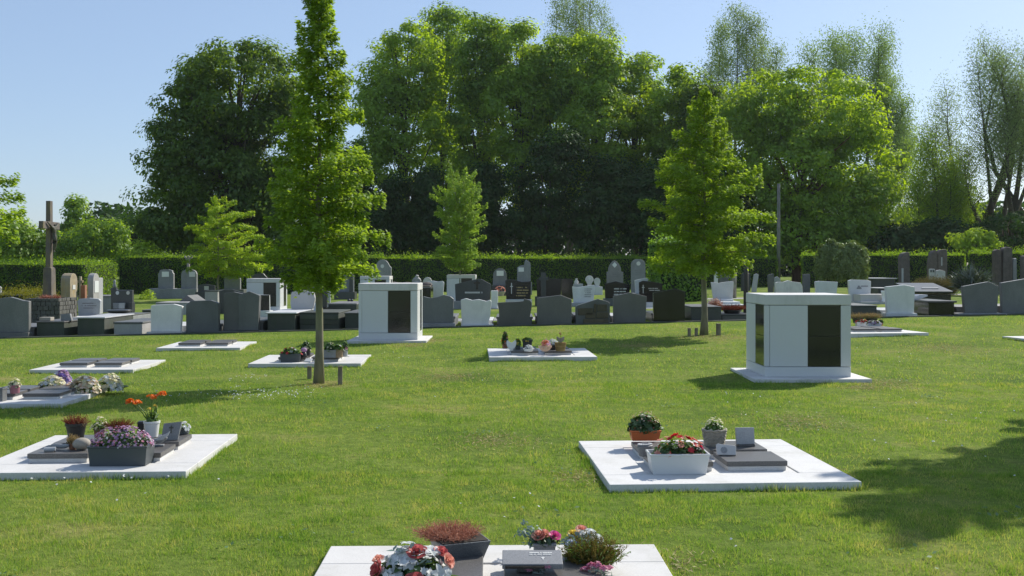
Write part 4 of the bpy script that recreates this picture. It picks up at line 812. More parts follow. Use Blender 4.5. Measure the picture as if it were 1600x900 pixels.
grave('tall light grey gravestone on a base right of the small layered tree', [(351, 436), (352, 432), (374.5, 432), (376, 436)], 462, 'mid_grey_stone', .22, 57, base=(343, 384, 452, 'slate_granite', .9), group=OLD)
grave('broad dark gravestone with a low curve behind the tallest front row stone', [(343.5, 475), (343, 455), (352, 452.5), (364, 452.6), (378, 456), (384, 458), (384, 475)], 478, 'dark_granite', .16, 38.5)
grave('pointed dark gravestone peeping over the left rear urn column', [(389, 436), (392, 431), (402, 427.5), (412, 427), (418, 434), (419, 440)], 462, 'dark_granite', .18, 60, group=OLD)
def bpanel(root, lx, lz, k, th):
    MB().box(lx(413), -.05, lz(485), 17 * k, .02, 24 * k).build('panel', MATS['door_granite'], root)
grave('white framed gravestone with a dark panel between the tallest stone and the butterfly stone', [(403.5, 485), (402, 460), (421.5, 461), (422, 485)], 491, 'white_marble', .08, 35, base=(398, 424, 485, 'white_marble', .5), extra=bpanel)
grave('dark rounded gravestone with a reddish panel right of the butterfly stone', [(479, 488), (478, 455), (484, 452.5), (495, 451), (506, 452.5), (512.5, 455), (511, 488)], 489, 'dark_granite', .16, 37, base=(471, 512, 480, 'black_granite', .6), plates=[('panel', 487, 503, 460, 466, 'door_granite')])
grave('small pale blue-green edged gravestone just right of the dark rounded one', [(511, 455), (516.5, 455.5)], 468, 'light_grey_stone', .12, 44)
grave('small grey gravestone behind the slender hornbeam trunk', [(476, 447), (484, 445), (495, 446)], 462, 'mid_grey_stone', .2, 56, group=OLD)
def spots(root, lx, lz, k, ln):
    for a in (529.5, 534.5): MB().lathe([(.05, 0), (.06, .05), (.05, .08)], 10, (lx(a), ln - .3, lz(474) + .002)).build('vase', MATS['dark_granite'], root, smooth=True)
tomb('wide grey table tomb with two small dark vases at its head', 513, 557, 474, 488, 2.6, 'dark_granite', 'blue_stone', 0.5, 2.5, 38, spots)
def darkrim(root, lx, lz, k, th): MB().box(lx(549), -.1, lz(456), 5 * k, .15, 28 * k).build('pillar', MATS['dark_granite'], root, bev=.01)
grave('tall grey gravestone with a dark right pillar left of the rear urn column', [(527, 430), (528, 428), (545, 428), (553, 430)], 464, 'blue_stone', .2, 55, base=(524, 556, 456, 'dark_granite', .8), extra=darkrim, group=OLD)
grave('round-headed trefoil gravestone with a white medallion behind the rear urn column', [(584.5, 430), (584.5, 418), (587, 415.5)] + arch(588, 608, 416, 405.5, 9)[1:-1] + [(609, 415.5), (611.5, 418), (611.5, 430)], 457, 'mid_grey_stone', .22, 60, plates=[('medallion', 595, 600.5, 413, 419, 'white_enamel', 'disc')], group=OLD)
# rocky tomb with kneeling figure
p = P(640, 0, 52); p.z = gz(p.x, p.y); k = p.y / F; z = lambda py: HC - (py - YH) * k - p.z
root = empty('rock_tomb', p, 'dark rocky tomb with a small pale kneeling statue on its right end', 'tomb'); g = random.Random(3)
mb = MB(); mb.box(0, .5, -.05, 64 * k, 1.4, z(446) + .05)
for i in range(16): mb.ball((random.uniform(-30, 24) * k, random.uniform(0, 1), z(446)), random.uniform(.10, .26), 6, 1.4, 1, .7)
mb.build('rock', MATS['rough_brown_stone'], root)
sx = 11 * k
figure('statue', [(sx, 0, z(441)), (sx, 0, z(436)), (sx + .02, -.02, z(432.5)), (sx + .05, -.06, z(429.5)), (sx - .14, -.05, z(437)), (sx - .22, -.12, z(440)), (sx + .16, -.06, z(437)), (sx + .22, -.1, z(441)), (sx - .2, .05, z(444.5)), (sx + .24, -.1, z(445)), (sx, 0, z(446))], [(0, 1), (1, 2), (2, 3), (1, 4), (4, 5), (1, 6), (6, 7), (0, 8), (0, 9), (0, 10)], [.2, .15, .07, .12, .07, .05, .07, .05, .14, .14, .26], 'light_grey_stone', root)
tomb('low black tomb hidden behind the wavy grey front row stone', 650, 673, 449, 466, 1.6, 'black_granite', 'dark_granite', 0, 2, 48)
grave('round pinkish headstone left of the plain pale gravestone by the hedge', arch(661, 675, 441, 433, 9), 460, 'pale_marble', .2, 57, group=OLD)
grave('plain pale gravestone with softly waved top left of the white pillar-like urn column', [(668.5, 460), (668, 439.5), (676, 438.5), (684, 440), (692, 439), (694, 442), (692.5, 460)], 462, 'white_marble', .15, 54)
grave('black gabled gravestone with a small cross, largest black stone left of the middle', [(712, 470), (711, 444), (745, 436), (752, 436), (767, 444), (766.5, 470)], 485, 'dark_granite', .18, 40, base=(709, 769, 470, 'mid_grey_stone', .7), plates=[('cross', 741, 750, 438, 452, 'black_granite', 'cross')], text=(724, 756, 454, 460, 1, 'lettering_grey'))
grave('plain white square pillar beside the black gabled gravestone', [(767.5, 454), (778, 454)], 485, 'white_marble', .36, 39.4, base=(765, 781, 481, 'light_grey_stone', .6))
grave('round-arched grey gravestone with a white name plate by the long hedge', [(770, 452)] + arch(770.5, 791.5, 430, 419, 10) + [(792, 452)], 458, 'blue_stone', .22, 58, base=(768, 793, 446, 'dark_granite', .8), plates=[('name_plate', 776, 787, 423, 431, 'white_enamel')], group=OLD)
grave('grey gravestone with a tall attached cross pillar and white name plate by the long hedge', [(808, 418), (813, 415), (819, 414), (820, 408), (822, 405), (825, 408), (828, 410), (829, 414)], 458, 'mid_grey_stone', .25, 59, base=(806, 831, 441, 'mid_grey_stone', .7), plates=[('name_plate', 810, 818.5, 418, 424.5, 'white_enamel')], group=OLD)
grave('black wavy-topped gravestone with a pale cross and lines of golden writing', [(791, 467), (789.5, 438), (795, 436.5), (803, 437), (815, 440.5), (824, 440), (829.5, 439), (829, 467)], 471, 'black_granite', .16, 41.5, base=(790, 831, 467.5, 'white_marble', .6), plates=[('cross', 797, 801.5, 442, 459, 'lettering_grey', 'cross')], text=(804, 825, 447, 464, 4, 'lettering_gold'))
def bigcross(root, lx, lz, k, th):
    MB().box(lx(849), -th / 2 - .03, lz(464), 8 * k, .1, 38 * k).box(lx(849), -th / 2 - .034, lz(438), 14 * k, .1, 5 * k).build('cross', MATS['dark_granite'], root, bev=.01)
grave('black slab gravestone with a tall raised cross on its left part', [(839, 464), (838.5, 436), (842, 435.5), (877, 435.5), (876.5, 464)], 468, 'black_granite', .18, 42, extra=bigcross, base=(836, 879, 463, 'dark_granite', .5))
grave('smaller black gravestone close behind the black slab with the raised cross', [(877, 436), (890, 435.5), (895, 437)], 458, 'black_granite', .18, 50)
grave('low grey box-shaped grave with a small white ornament by the long hedge', [(896, 443.5), (910.5, 443.5)], 455, 'light_grey_stone', .6, 58, plates=[], extra=lambda root, lx, lz, k, th: MB().lathe([(.1, 0), (.14, .1), (.05, .25), (.08, .3)], 10, (lx(900.5), 0, lz(443.4))).build('ornament', MATS['white_enamel'], root, smooth=True), group=OLD)
grave('larger of the two round disc-shaped headstones by the long hedge', [(917, 455), (918, 444)] + [(921 - 6.5 * math.cos(PI * i / 10), 437.5 - 7 * math.sin(PI * i / 10)) for i in range(11)] + [(924, 444), (925, 455)], 456, 'pale_marble', .2, 58, plates=[('medallion', 919, 923, 433, 437, 'white_enamel', 'disc')], group=OLD)
grave('smaller of the two round disc-shaped headstones by the long hedge', [(929, 455), (930, 446)] + [(933 - 5 * math.cos(PI * i / 10), 440 - 6 * math.sin(PI * i / 10)) for i in range(11)] + [(936, 446), (937.5, 455)], 456, 'pale_marble', .2, 57, base=(928, 941, 448, 'white_marble', .5), group=OLD)
grave('white open-book gravestone with dark writing on its right page', [(896, 473), (894, 447.5), (903, 449), (911, 447.5), (920, 446), (929, 445), (927.5, 473)], 480, 'white_marble', .12, 41, base=(893, 931, 473, 'light_grey_stone', .6), text=(911, 925, 450, 465, 5, 'lettering_dark'))
grave('pointed-arch gravestone with shoulders and a white diamond plaque by the long hedge', [(948, 442), (948, 425), (950.5, 424), (950.5, 419), (953, 413), (957, 408.5), (960, 407), (963, 408.5), (967, 413), (970, 419), (970, 424), (973.5, 425), (973.5, 442)], 458, 'mid_grey_stone', .22, 58.5, plates=[('plaque', 956, 964, 409.5, 418.5, 'white_enamel', 'diamond')], text=(954, 968, 425, 434, 3, 'lettering_dark'), group=OLD)
grave('rounded gravestone with a white disc plaque by the long hedge', [(986, 440), (986, 412), (988, 408), (993, 405), (1001, 405), (1006, 408), (1008, 412), (1008, 440)], 458, 'mid_grey_stone', .22, 58.5, plates=[('plaque', 994, 1000.5, 408.5, 415, 'white_enamel', 'disc')], text=(990, 1004, 421, 430, 3, 'lettering_dark'), group=OLD)
grave('black gabled gravestone with white script, behind the plain blue-grey one', [(945.5, 468), (945, 443.5), (962, 439.5), (984, 445), (983, 468)], 476, 'black_granite', .16, 41, base=(943, 987, 466, 'slate_granite', .6), text=(958, 980, 449, 462, 3, 'lettering_grey'))
grave('white gabled gravestone half hidden by the black stone with cross and white writing', [(993, 470), (991.5, 438), (1009, 434), (1017, 438), (1017, 470)], 472, 'white_marble', .16, 45.5, base=(985, 1020, 458, 'light_grey_stone', .7))
grave('black gravestone with thin pale cross and white writing before the white gabled one', [(999, 470), (998.5, 441), (1005, 438.5), (1018, 440), (1035, 443), (1034, 470)], 492, 'black_granite', .16, 38.5, plates=[('cross', 1002.5, 1006.5, 445, 458, 'lettering_grey', 'cross')], text=(1011, 1030, 449, 455, 2, 'lettering_grey'), base=(996, 1037, 472, 'white_marble', .7), steps=[(996, 1037, 480, 487, 'white_marble', 1.0)])
grave('small grey gravestone left of the clipped ivy block by the long hedge', [(1022, 431), (1032, 430)], 455, 'mid_grey_stone', .2, 58, group=OLD)
# -------- right part
def wsteps(root, lx, lz, k, th):
    for i, (a, b_, yt, y2, dp) in enumerate(((1113, 1142, 467, 470, .7), (1108, 1148, 470, 474, 1.2), (1103, 1154, 474, 479, 1.7))):
        MB().box(lx((a + b_) / 2), .25 - dp / 2, max(lz(y2), -.03) - .002, (b_ - a) * k, dp, lz(yt) - max(lz(y2), -.03)).build('step', MATS['white_marble'], root, bev=.01)
grave('white book-shaped gravestone high on three white steps right of the ivy block', [(1114, 466), (1110.5, 441), (1119, 441), (1121, 442.5), (1133, 440.5), (1143, 439.5), (1146, 440), (1144.5, 466)], 481, 'white_marble', .12, 40, extra=wsteps, text=(1122, 1142, 445, 457, 5, 'lettering_grey'))
grave('thin white pillar behind the book-shaped stone on steps', [(1116, 424), (1121.5, 424)], 452, 'white_marble', .2, 56, group=OLD)
grave('dark broad old gravestone with low curved top behind the book-shaped stone on steps', arch(1124, 1146, 432, 428, 6), 452, 'slate_granite', .2, 60, group=OLD)
grave('slim pale leaning gravestone left of the hedge end', [(1174.5, 452), (1178, 429), (1182, 427.5), (1185, 429), (1182, 452)], 454, 'light_grey_stone', .14, 58, group=OLD)
grave('dark slim gravestone with a ragged top near the hedge end', [(1200, 453), (1199.5, 430), (1203, 428.5), (1208.5, 427.5), (1208.5, 453)], 454, 'slate_granite', .16, 57, group=OLD)
grave('pale gravestone with rounded corner just right of the dark slim ragged one', [(1210, 453), (1210, 434), (1214, 432), (1219, 436), (1219, 453)], 454, 'light_grey_stone', .16, 56, group=OLD)
grave('dark weathered gravestone deep in shade below the hedge end', arch(1158, 1172, 430, 426, 6), 452, 'dark_granite', .2, 61, group=OLD)
grave('cream gravestone with a low peak directly above the left part of the right urn column', [(1213, 462), (1211.5, 442), (1215, 440.5), (1224, 440.5), (1231, 438), (1238, 440), (1250, 441.5), (1253, 447), (1254, 462)], 478, 'pale_marble', .16, 39)
grave('slim dark pillar right of the cream low-peaked gravestone', [(1254, 428.5), (1265, 428)], 457, 'slate_granite', .2, 50)
grave('pale dark-lettered gravestone with a tilted top above the right part of the right urn column', [(1274.5, 462), (1273, 440), (1280, 439), (1308.5, 440.5), (1306, 462)], 478, 'white_marble', .14, 39, text=(1280, 1304, 443, 455, 4, 'lettering_grey'))
def vase_(root, lx, lz, k, th):
    MB().box(lx(1353), -.5, lz(470), 42 * k, .8, 11 * k).build('ledger', MATS['white_marble'], root, bev=.01)
    MB().lathe([(.09, 0), (.09, .03), (.06, .06), (.075, .26), (.095, .36), (.1, .42), (.07, .42)], 16, (lx(1365.5), -1.05, lz(470) + .002)).build('vase', MATS['white_enamel'], root, smooth=True)
    MB().box(lx(1357), -.5, -.03, 56 * k, 1.5, lz(470) + .03).build('plinth', MATS['light_grey_stone'], root, bev=.01)
    MB().prism([(lx(1341) + 4 * k * math.cos(i * PI / 8), lz(451.5) + 4 * k * math.sin(i * PI / 8)) for i in range(9)], -th / 2 - .015, -th / 2 + .003).build('portrait', MATS['mid_grey_stone'], root)
grave('pale marble gravestone with portrait and writing, a white vase in front of it', [(1327, 468), (1325, 438.5), (1330, 437), (1354, 437.5), (1360, 439.5), (1358.5, 468)], 472, 'white_marble', .18, 40, extra=vase_, text=(1336, 1356, 445, 449, 1, 'lettering_dark'))
tomb('wide dark flat-roofed tomb right of the two rounded evergreens', 1362, 1398, 434.5, 444, 2.5, 'dark_granite', 'light_grey_stone', 3, 1.5, 55)
tomb('dark low tomb slab between the white vase and the black slanted tomb', 1372, 1400, 450, 466, 1.8, 'dark_granite', 'mid_grey_stone', 1, 1.5, 44)
def slant(root, lx, lz, k, ln):
    MB().prism([(-.01, lz(456.5)), (1.9, lz(456.5)), (1.9, lz(446)), (0, lz(455.5))], 0, .001)
p = P(1457, 0, 41.5); p.z = gz(p.x, p.y); k = p.y / F; z = lambda py: HC - (py - YH) * k - p.z
root = empty('tomb', p, 'black tomb with a wide slanted lid and a pale band on it', 'tomb')
MB().box(0, .9, -.03, 58 * k, 1.8, z(459)).build('body', MATS['black_granite'], root, bev=.01)
me = MB().box(0, 0, 0, 62 * k, 2.0, .06).mesh('lid'); o = link('lid', me, MATS['dark_granite'], root, (0, .9, z(456) + .12), bev=.01); o.rotation_euler = (R(9), 0, R(0))
me = MB().box(0, 0, 0, 26 * k, .08, .03).mesh('band'); o = link('band', me, MATS['light_grey_stone'], root, (.1, .5, z(456) + .122), bev=.004); o.rotation_euler = (R(9), 0, 0)
def standing(label, out, yb, d, th, plates=(), group='rough brown standing stones by the right hedge', extra=None, mat='rough_brown_stone'):
    return grave(label, out, yb, mat, th, d, plates=plates, group=group, bev=.04, extra=extra)
standing('single rough brown standing stone with a pale plaque at its foot', [(1406, 442), (1405, 402), (1408, 396), (1414, 394), (1419, 394.5), (1419.5, 442)], 444, 57, .5, [('plaque', 1406, 1409, 419, 441, 'light_grey_stone')])
standing('left of two rough brown standing stones side by side', [(1451, 434), (1450, 412), (1453, 396), (1457, 391.5), (1462, 392), (1463, 434)], 440, 58, .5)
standing('right of two rough brown standing stones, with a pale figure on its face', [(1463.5, 434), (1462.5, 396), (1468, 390), (1475, 389.5), (1477.5, 392), (1477.5, 434)], 440, 58, .5, [('figure', 1467.5, 1469.5, 402, 415, 'light_grey_stone')])
grave('small pale slanted-top gravestone at the foot of the two brown standing stones', [(1461, 436), (1462, 423), (1468, 421.5), (1476.5, 424), (1476.5, 436)], 438, 'light_grey_stone', .12, 54)
grave('small pale marker with two dark squares beside the slanted-top stone', [(1451.5, 437), (1451.5, 420), (1460, 420), (1460, 437)], 438, 'light_grey_stone', .1, 53, plates=[('panel', 1453, 1455.2, 421.5, 425.5, 'dark_granite'), ('panel', 1456.5, 1459, 421.5, 425.5, 'dark_granite'), ('panel', 1453, 1459, 431, 434, 'mid_grey_stone')])
standing('left broken pillar of the group of three brown pillars', [(1552, 440), (1552, 392), (1556, 389.5), (1562, 391), (1563, 440)], 442, 55, .4)
standing('tallest middle pillar of the group of three brown pillars', [(1564, 440), (1565, 389), (1569, 386), (1576, 386.5), (1579, 390), (1579, 440)], 442, 55, .45)
standing('right shorter pillar of the group of three brown pillars', [(1580, 440), (1580, 403.5), (1586, 403.5), (1586.5, 440)], 442, 55, .4, mat='mid_grey_stone')
standing('brown pillar at the right picture edge beyond the large grey gravestone', [(1596, 440), (1596, 400), (1604, 399), (1606, 440)], 442, 54, .4)
MBt = MB(); p = P(1447, 0, 52); p.z = gz(p.x, p.y); k = p.y / F
MBt.lathe([(.10, 0), (.13, .18), (.11, .18)], 14); tag(MBt.build('bucket', MATS['teal_plastic'], None, p, smooth=True), 'small pale teal bucket left of the marker with two dark squares', 'bucket')
# -------- poles
def pole(name, label, px, yt, yb, r, mat, d, cat='post'):
    p = P(px, 0, d); p.z = gz(p.x, p.y); h = HC - (yt - YH) * d / F - p.z
    return tag(MB().tube([(0, 0, -.1), (0, 0, h * .5), (.01, 0, h)], [r, r * .95, r * .85], 12).build(name, MATS[mat], None, p, smooth=True), label, cat)
pole('wooden_post', 'thick dark wooden post beside the left edge of the right urn column', 1165.5, 411, 492, .075, 'post_wood', 30)
pole('wooden_post', 'grey wooden post behind the book-shaped stone on steps', 1147.5, 418, 459, .10, 'pale_wood', 48)
pole('utility_pole', 'tall grey wooden pole at the end of the long hedge in front of the maple', 1216.5, 287, 440, .13, 'pole_wood', 72, 'pole')

# ---------------------------------------------------------------- white urn columns
UC = 'white urn columns with dark doors'
p = P(1262.5, 0, 15.35)
def column(loc, label, w_=1.29, d_=1.24, h=1.285):
    root = empty('urn_column', loc, label, 'urn column', UC)
    MB().box(0, d_ / 2 - .05, -.06, w_ + .44, d_ + .46, .112).build('pad', MATS['white_concrete'], root, bev=.008)
    z0 = .052; pl, lid = .15, .155; zt = h - lid
    wm = MATS['white_panel']
    MB().box(0, d_ / 2, z0, w_, d_, pl).build('plinth', wm, root, bev=.008)
    MB().box(0, d_ / 2, z0 + pl + .006, w_ - .14, d_ - .14, zt - z0 - pl - .012).build('core', MATS['white_concrete'], root)
    # panels in pinwheel order round the four sides: wide panel, dark door, narrow corner panel
    hz0, hh = z0 + pl + .006, zt - z0 - pl - .012
    for s in range(4):
        a = s * PI / 2; L_ = w_ if s % 2 == 0 else d_; O = d_ / 2 if s % 2 == 0 else w_ / 2
        c, q = math.cos(a), math.sin(a)
        def pos(u, v): x, y = u, -v; return (x * c - y * q, x * q + y * c + d_ / 2)
        x0 = -L_ / 2
        wide, door = L_ * .50, L_ * .30
        if s == 3: segs = [(0, .50, 'panel', 0), (.50, .94, 'door', 1), (.94, 1, 'panel', 0)]
        else: segs = [(0, .50, 'panel', 0), (.50, .88, 'door', 1), (.88, 1, 'panel', 0)]
        for a0, a1, nm, dk in segs:
            u = x0 + L_ * (a0 + a1) / 2; wd = L_ * (a1 - a0) - .006; t = .07 if not dk else .062
            if a0 == 0: u += .0355; wd -= .071
            x, y = pos(u, O - t / 2 - (0 if not dk else .004))
            if dk:
                for r_ in range(2): 
                    hr = hh / 2 - .003; MB().box(x, y, hz0 + r_ * (hh / 2 + .0015), wd, t, hr, rz=a).build('door', MATS['door_granite'], root, bev=.003)
            else: MB().box(x, y, hz0, wd, t, hh, rz=a).build(nm, wm, root, bev=.004)
    for (cx, cy) in ((-w_ / 2 + .0345, 0), (w_ / 2 - .0345, 0), (w_ / 2 - .0345, d_), (-w_ / 2 + .0345, d_)):
        pass
    MB().box(0, d_ / 2, zt, w_ + .008, d_ + .008, lid).build('lid', MATS['white_concrete'], root, bev=.01)
    return root
c0 = column(Vector((p.x, p.y, gz(p.x, p.y))), 'large white urn column at the right front, nearest the camera')
def colcopy(px, d, label, rz=0.0):
    q = P(px, 0, d); q.z = gz(q.x, q.y); return copy_tree(c0, q, rz, label)
colcopy(606.3, 22.4, 'white urn column left of the middle, behind the left hornbeam pad')
colcopy(411.5, 39.5, 'white urn column behind the white framed and butterfly gravestones')
colcopy(585.5, 45.0, 'white urn column showing above the roof of the near left one')
colcopy(720.5, 46.0, 'white urn column behind the black gabled gravestone, under the vase-shaped tree')
# ---------------------------------------------------------------- urn grave pads with granite lids
PADG = 'white concrete urn grave pads in the lawn'
def make_pad(key, label, lids, lid=.50, py_=.44, pitch=.61, pitchy=.54, off=(0, 0)):
    p = PADS[key]; W, Dp, T = p['w'], p['d'], p['top']
    root = empty('urn_grave', p['c'], label, 'grave pad', PADG, p['rz'])
    b = .36; mb = MB(); j = .004
    mb.box(0, -Dp / 2 + b / 2, -.12, W, b, T + .12)                                     # border pieces with open joints
    mb.box(0, Dp / 2 - b / 2, -.12, W, b, T + .12)
    mb.box(-W / 2 + b / 2, 0, -.12, b, Dp - 2 * b - 2 * j, T + .12); mb.box(W / 2 - b / 2, 0, -.12, b, Dp - 2 * b - 2 * j, T + .12)
    mb.box(0, 0, -.12, W - 2 * b - 2 * j, Dp - 2 * b - 2 * j, T + .112)
    mb.build('concrete_pad', MATS['white_concrete'], root, bev=.005)
    for (i, k) in lids:
        x, y = off[0] + (i - .5) * pitch, off[1] + (k - .5) * pitchy
        o = MB().box(0, 0, 0, lid, py_, .04).build('granite_lid', MATS['lid_granite'], root, (x, y, T + .032), bev=.004)
        MB().box(0, 0, 0, lid - .02, py_ - .02, .037).build('plinth', MATS['white_concrete'], o, (0, 0, -.0395), bev=.003)
    return root
A4 = [(0, 0), (1, 0), (0, 1), (1, 1)]
make_pad('front', 'white concrete pad at the bottom picture edge under the rose and lily bouquet', A4)
make_pad('red', 'white concrete pad with the red flower planter and four granite lids, right of the lawn', A4)
make_pad('mauve', 'white concrete pad with the dark planter of mauve asters, left of the lawn', A4)
make_pad('heap', 'white concrete pad at the left picture edge covered by heaps of cream bouquets', A4, .45, .42, .56, .5, (.14, 0))
make_pad('bare_near', 'bare white concrete pad with four empty granite lids, nearer of two bare ones', A4, .45, .42, .56, .5)
make_pad('bare_far', 'bare white concrete pad with four empty granite lids, farther of two bare ones', A4, .45, .42, .56, .5)
make_pad('tree', 'white concrete pad with potted plants right behind the slender hornbeam trunk', A4, .47, .42, .57, .5)
make_pad('heart', 'white concrete pad with the white heart in the middle of the lawn', A4)
make_pad('column', 'white concrete pad with heather and red flowers behind the front right urn column', A4)
make_pad('edge', 'white concrete pad cut off by the right picture edge', A4)

def zpad(key, lidtop=False): p = PADS[key]; return p['c'].z + p['top'] + (.072 if lidtop else 0) + .0005
def at(key, px, py, lidtop=False): return SL(px, py, zpad(key, lidtop))
# ---- plant builders (local coordinates of the pot)
def dome(n, rx, ry, h, z0, g, shell=.5, base=0.0):
    d = rand_dir(n, g); d[:, 2] = np.abs(d[:, 2]); r = shell + (1 - shell) * g.uniform(0, 1, n) ** .5
    return d * r[:, None] * np.array([rx, ry, h]) + np.array([0, 0, z0 + base]), d
def leaves(root, n, rx, ry, h, z0, L, mat, seed, name='leaves', shell=.3, c0=(0, 0), w_=.5):
    g = np.random.default_rng(seed); c, d = dome(n, rx, ry, h, z0, g, shell); c[:, 0] += c0[0]; c[:, 1] += c0[1]
    V = leaf_quads(c, d * .6 + rand_dir(n, g) * .7 + np.array([0, 0, .5]), d + rand_dir(n, g) * .8, L * g.uniform(.6, 1.3, n), L * w_, .1)
    return link(name, np_mesh(name, V, 4), MATS[mat], root)
def blossoms(root, n, rx, ry, h, z0, size, mat, seed, name='blossoms', petals=6, shell=.9, c0=(0, 0), up=.4, cup=.5):
    g = np.random.default_rng(seed); c, d = dome(n, rx, ry, h, z0, g, shell); c[:, 0] += c0[0]; c[:, 1] += c0[1]
    ax = unit(d + np.array([0, 0, up]) + rand_dir(n, g) * .35); t = unit(np.cross(ax, rand_dir(n, g))); b_ = np.cross(ax, t); sz = size * g.uniform(.7, 1.25, n); out = []
    for k in range(petals):
        a = 2 * PI * k / petals; ld = t * math.cos(a) + b_ * math.sin(a) + ax * cup * (1 if k % 2 else .5)
        lu = unit(ld); out.append(leaf_quads(c + lu * sz[:, None] * .25, ax - lu * .3, lu, sz * .55, sz * .42, .1))
    return link(name, np_mesh(name, np.concatenate(out), 4), MATS[mat], root)
def spikes(root, n, rx, ry, h, z0, wd, mat, seed, name='sprigs', spread=.8, brush=6, c0=(0, 0), fuzz=.012):
    """upright sprigs, each with small needle leaves"""
    g = np.random.default_rng(seed); a = g.uniform(0, 2 * PI, n); r = np.sqrt(g.uniform(0, 1, n)); bx, by = np.cos(a) * r, np.sin(a) * r
    base = np.stack([bx * rx * .6 + c0[0], by * ry * .6 + c0[1], np.full(n, z0)], 1); hh = h * g.uniform(.55, 1.12, n) * (1 - .35 * r ** 2)
    tip = base + np.stack([bx * rx * spread * g.uniform(.5, 1.3, n), by * ry * spread * g.uniform(.5, 1.3, n), hh], 1) + g.normal(0, .12, (n, 3)) * h * .5
    out = [leaf_quads((base + tip) / 2, rand_dir(n, g), tip - base, np.linalg.norm(tip - base, axis=1), wd)]
    for _ in range(brush):
        t = g.uniform(.3, 1.02, n)[:, None]; c = base * (1 - t) + tip * t; ld = unit(tip - base) * .7 + rand_dir(n, g) * .9
        out.append(leaf_quads(c, rand_dir(n, g), ld, fuzz * g.uniform(.7, 1.5, n), wd * .9))
    return link(name, np_mesh(name, np.concatenate(out), 4), MATS[mat], root)
def stems(root, pts, r, mat='bright_plant_leaf', name='stem'):
    mb = MB()
    for p in pts: mb.tube(p, [r] * (len(p) - 1) + [r * .6], 5)
    return mb.build(name, MATS[mat], root, smooth=True)
def rose(root, c, r, mat, ax=(0, -.5, 1), seed=0, name='rose', openness=1.0):
    """a garden rose: curled petals wrapped in rings round a bud"""
    g = random.Random(seed); ax = Vector(ax).normalized(); t = ax.orthogonal().normalized(); b_ = ax.cross(t); mb = MB(); c = Vector(c)
    for ring, (n, rr, tilt, h) in enumerate(((3, .16, .05, .95), (4, .34, .22, .92), (5, .56, .45, .8), (6, .78, .8, .62))):
        for k in range(n):
            a0 = 2 * PI * (k + .5 * ring) / n + g.uniform(-.15, .15); half = PI / n * 1.25; vs = []
            for i in range(4):
                v = i / 3
                for j in range(5):
                    u = (j / 4 - .5) * 2; a = a0 + u * half * (.55 + .6 * v - .25 * v * v)
                    rad = r * rr * (.35 + .75 * v * (1 + tilt * .35 * openness)) + r * .10 * tilt * v * v; z = r * (-.55 + h * 1.25 * v * (1 - .10 * u * u) - .32 * tilt * v ** 3)
                    if i == 3: rad *= 1.05 + .05 * math.sin(a * 5 + ring); z -= r * .05 * abs(u)
                    vs.append(c + t * (rad * math.cos(a)) + b_ * (rad * math.sin(a)) + ax * z)
            mb.add(vs, [[i * 5 + j, i * 5 + j + 1, (i + 1) * 5 + j + 1, (i + 1) * 5 + j] for i in range(3) for j in range(4)])
    mb.ball(c - ax * r * .1, r * .22, 6)
    o = mb.build(name, MATS[mat], root, smooth=True); s_ = o.modifiers.new('sub', 'SUBSURF'); s_.levels = 1; s_.render_levels = 1; return o
def lily(root, c, r, mat, ax, seed=0, name='lily'):
    g = random.Random(seed); ax = Vector(ax).normalized(); t = ax.orthogonal().normalized(); b_ = ax.cross(t); mb = MB(); c = Vector(c)
    for k in range(6):
        a = 2 * PI * k / 6 + g.uniform(-.2, .2); e = t * math.cos(a) + b_ * math.sin(a); s_ = ax.cross(e); vs = []
        for i in range(6):
            v = i / 5; w_ = r * .30 * math.sin(PI * min(v * .92 + .08, 1)) ** .8; p = c + e * (r * v) + ax * (r * (.55 * v - .5 * v ** 2.4 + g.uniform(-.03, .03)))
            for u in (-1, 0, 1): vs.append(p + s_ * (w_ * u) - ax * (r * .06 * (1 - abs(u))) )
        mb.add(vs, [[i * 3 + j, i * 3 + j + 1, (i + 1) * 3 + j + 1, (i + 1) * 3 + j] for i in range(5) for j in range(2)])
    o = mb.build(name, MATS[mat], root, smooth=True); s_ = o.modifiers.new('sub', 'SUBSURF'); s_.levels = 1; s_.render_levels = 1; return o
def trough(root, wt, wb, dt, db, h, mat, rim=.012, name='pot'):
    """rectangular planter with walls and soil"""
    mb = MB()
    def ring(w_, d_, z): return [(-w_ / 2, -d_ / 2, z), (w_ / 2, -d_ / 2, z), (w_ / 2, d_ / 2, z), (-w_ / 2, d_ / 2, z)]
    R_ = [ring(wb, db, 0), ring(wt - .006, dt - .006, h - .016), ring(wt + .008, dt + .008, h - .015), ring(wt + .008, dt + .008, h), ring(wt - 2 * rim, dt - 2 * rim, h), ring(wt - 2 * rim - .01, dt - 2 * rim - .01, h * .8)]
    fs = [[3, 2, 1, 0]]
    for i in range(5):
        for k in range(4): fs.append([4 * i + k, 4 * i + (k + 1) % 4, 4 * i + 4 + (k + 1) % 4, 4 * i + 4 + k])
    mb.add([v for r_ in R_ for v in r_], fs); o = mb.build(name, MATS[mat], root, bev=.004)
    MB().box(0, 0, h * .78, wt - 2 * rim - .006, dt - 2 * rim - .006, .01).build('soil', MATS['soil'], root); return o
def round_pot(root, rt, rb, h, mat, name='pot', n=24, rim=True):
    pr = [(rb * .9, 0), (rb, .004), (rt * .97, h * .86), (rt * (1.05 if rim else 1), h * .87), (rt * (1.05 if rim else 1), h), (rt * .9, h), (rt * .88, h * .82)]
    mb = MB().lathe(pr, n); o = mb.build(name, MATS[mat], root, smooth=False, bev=.003)
    MB().lathe([(.001, 0), (rt * .86, 0), (rt * .86, .008), (.001, .008)], 16, (0, 0, h * .8)).build('soil', MATS['soil'], root); return o
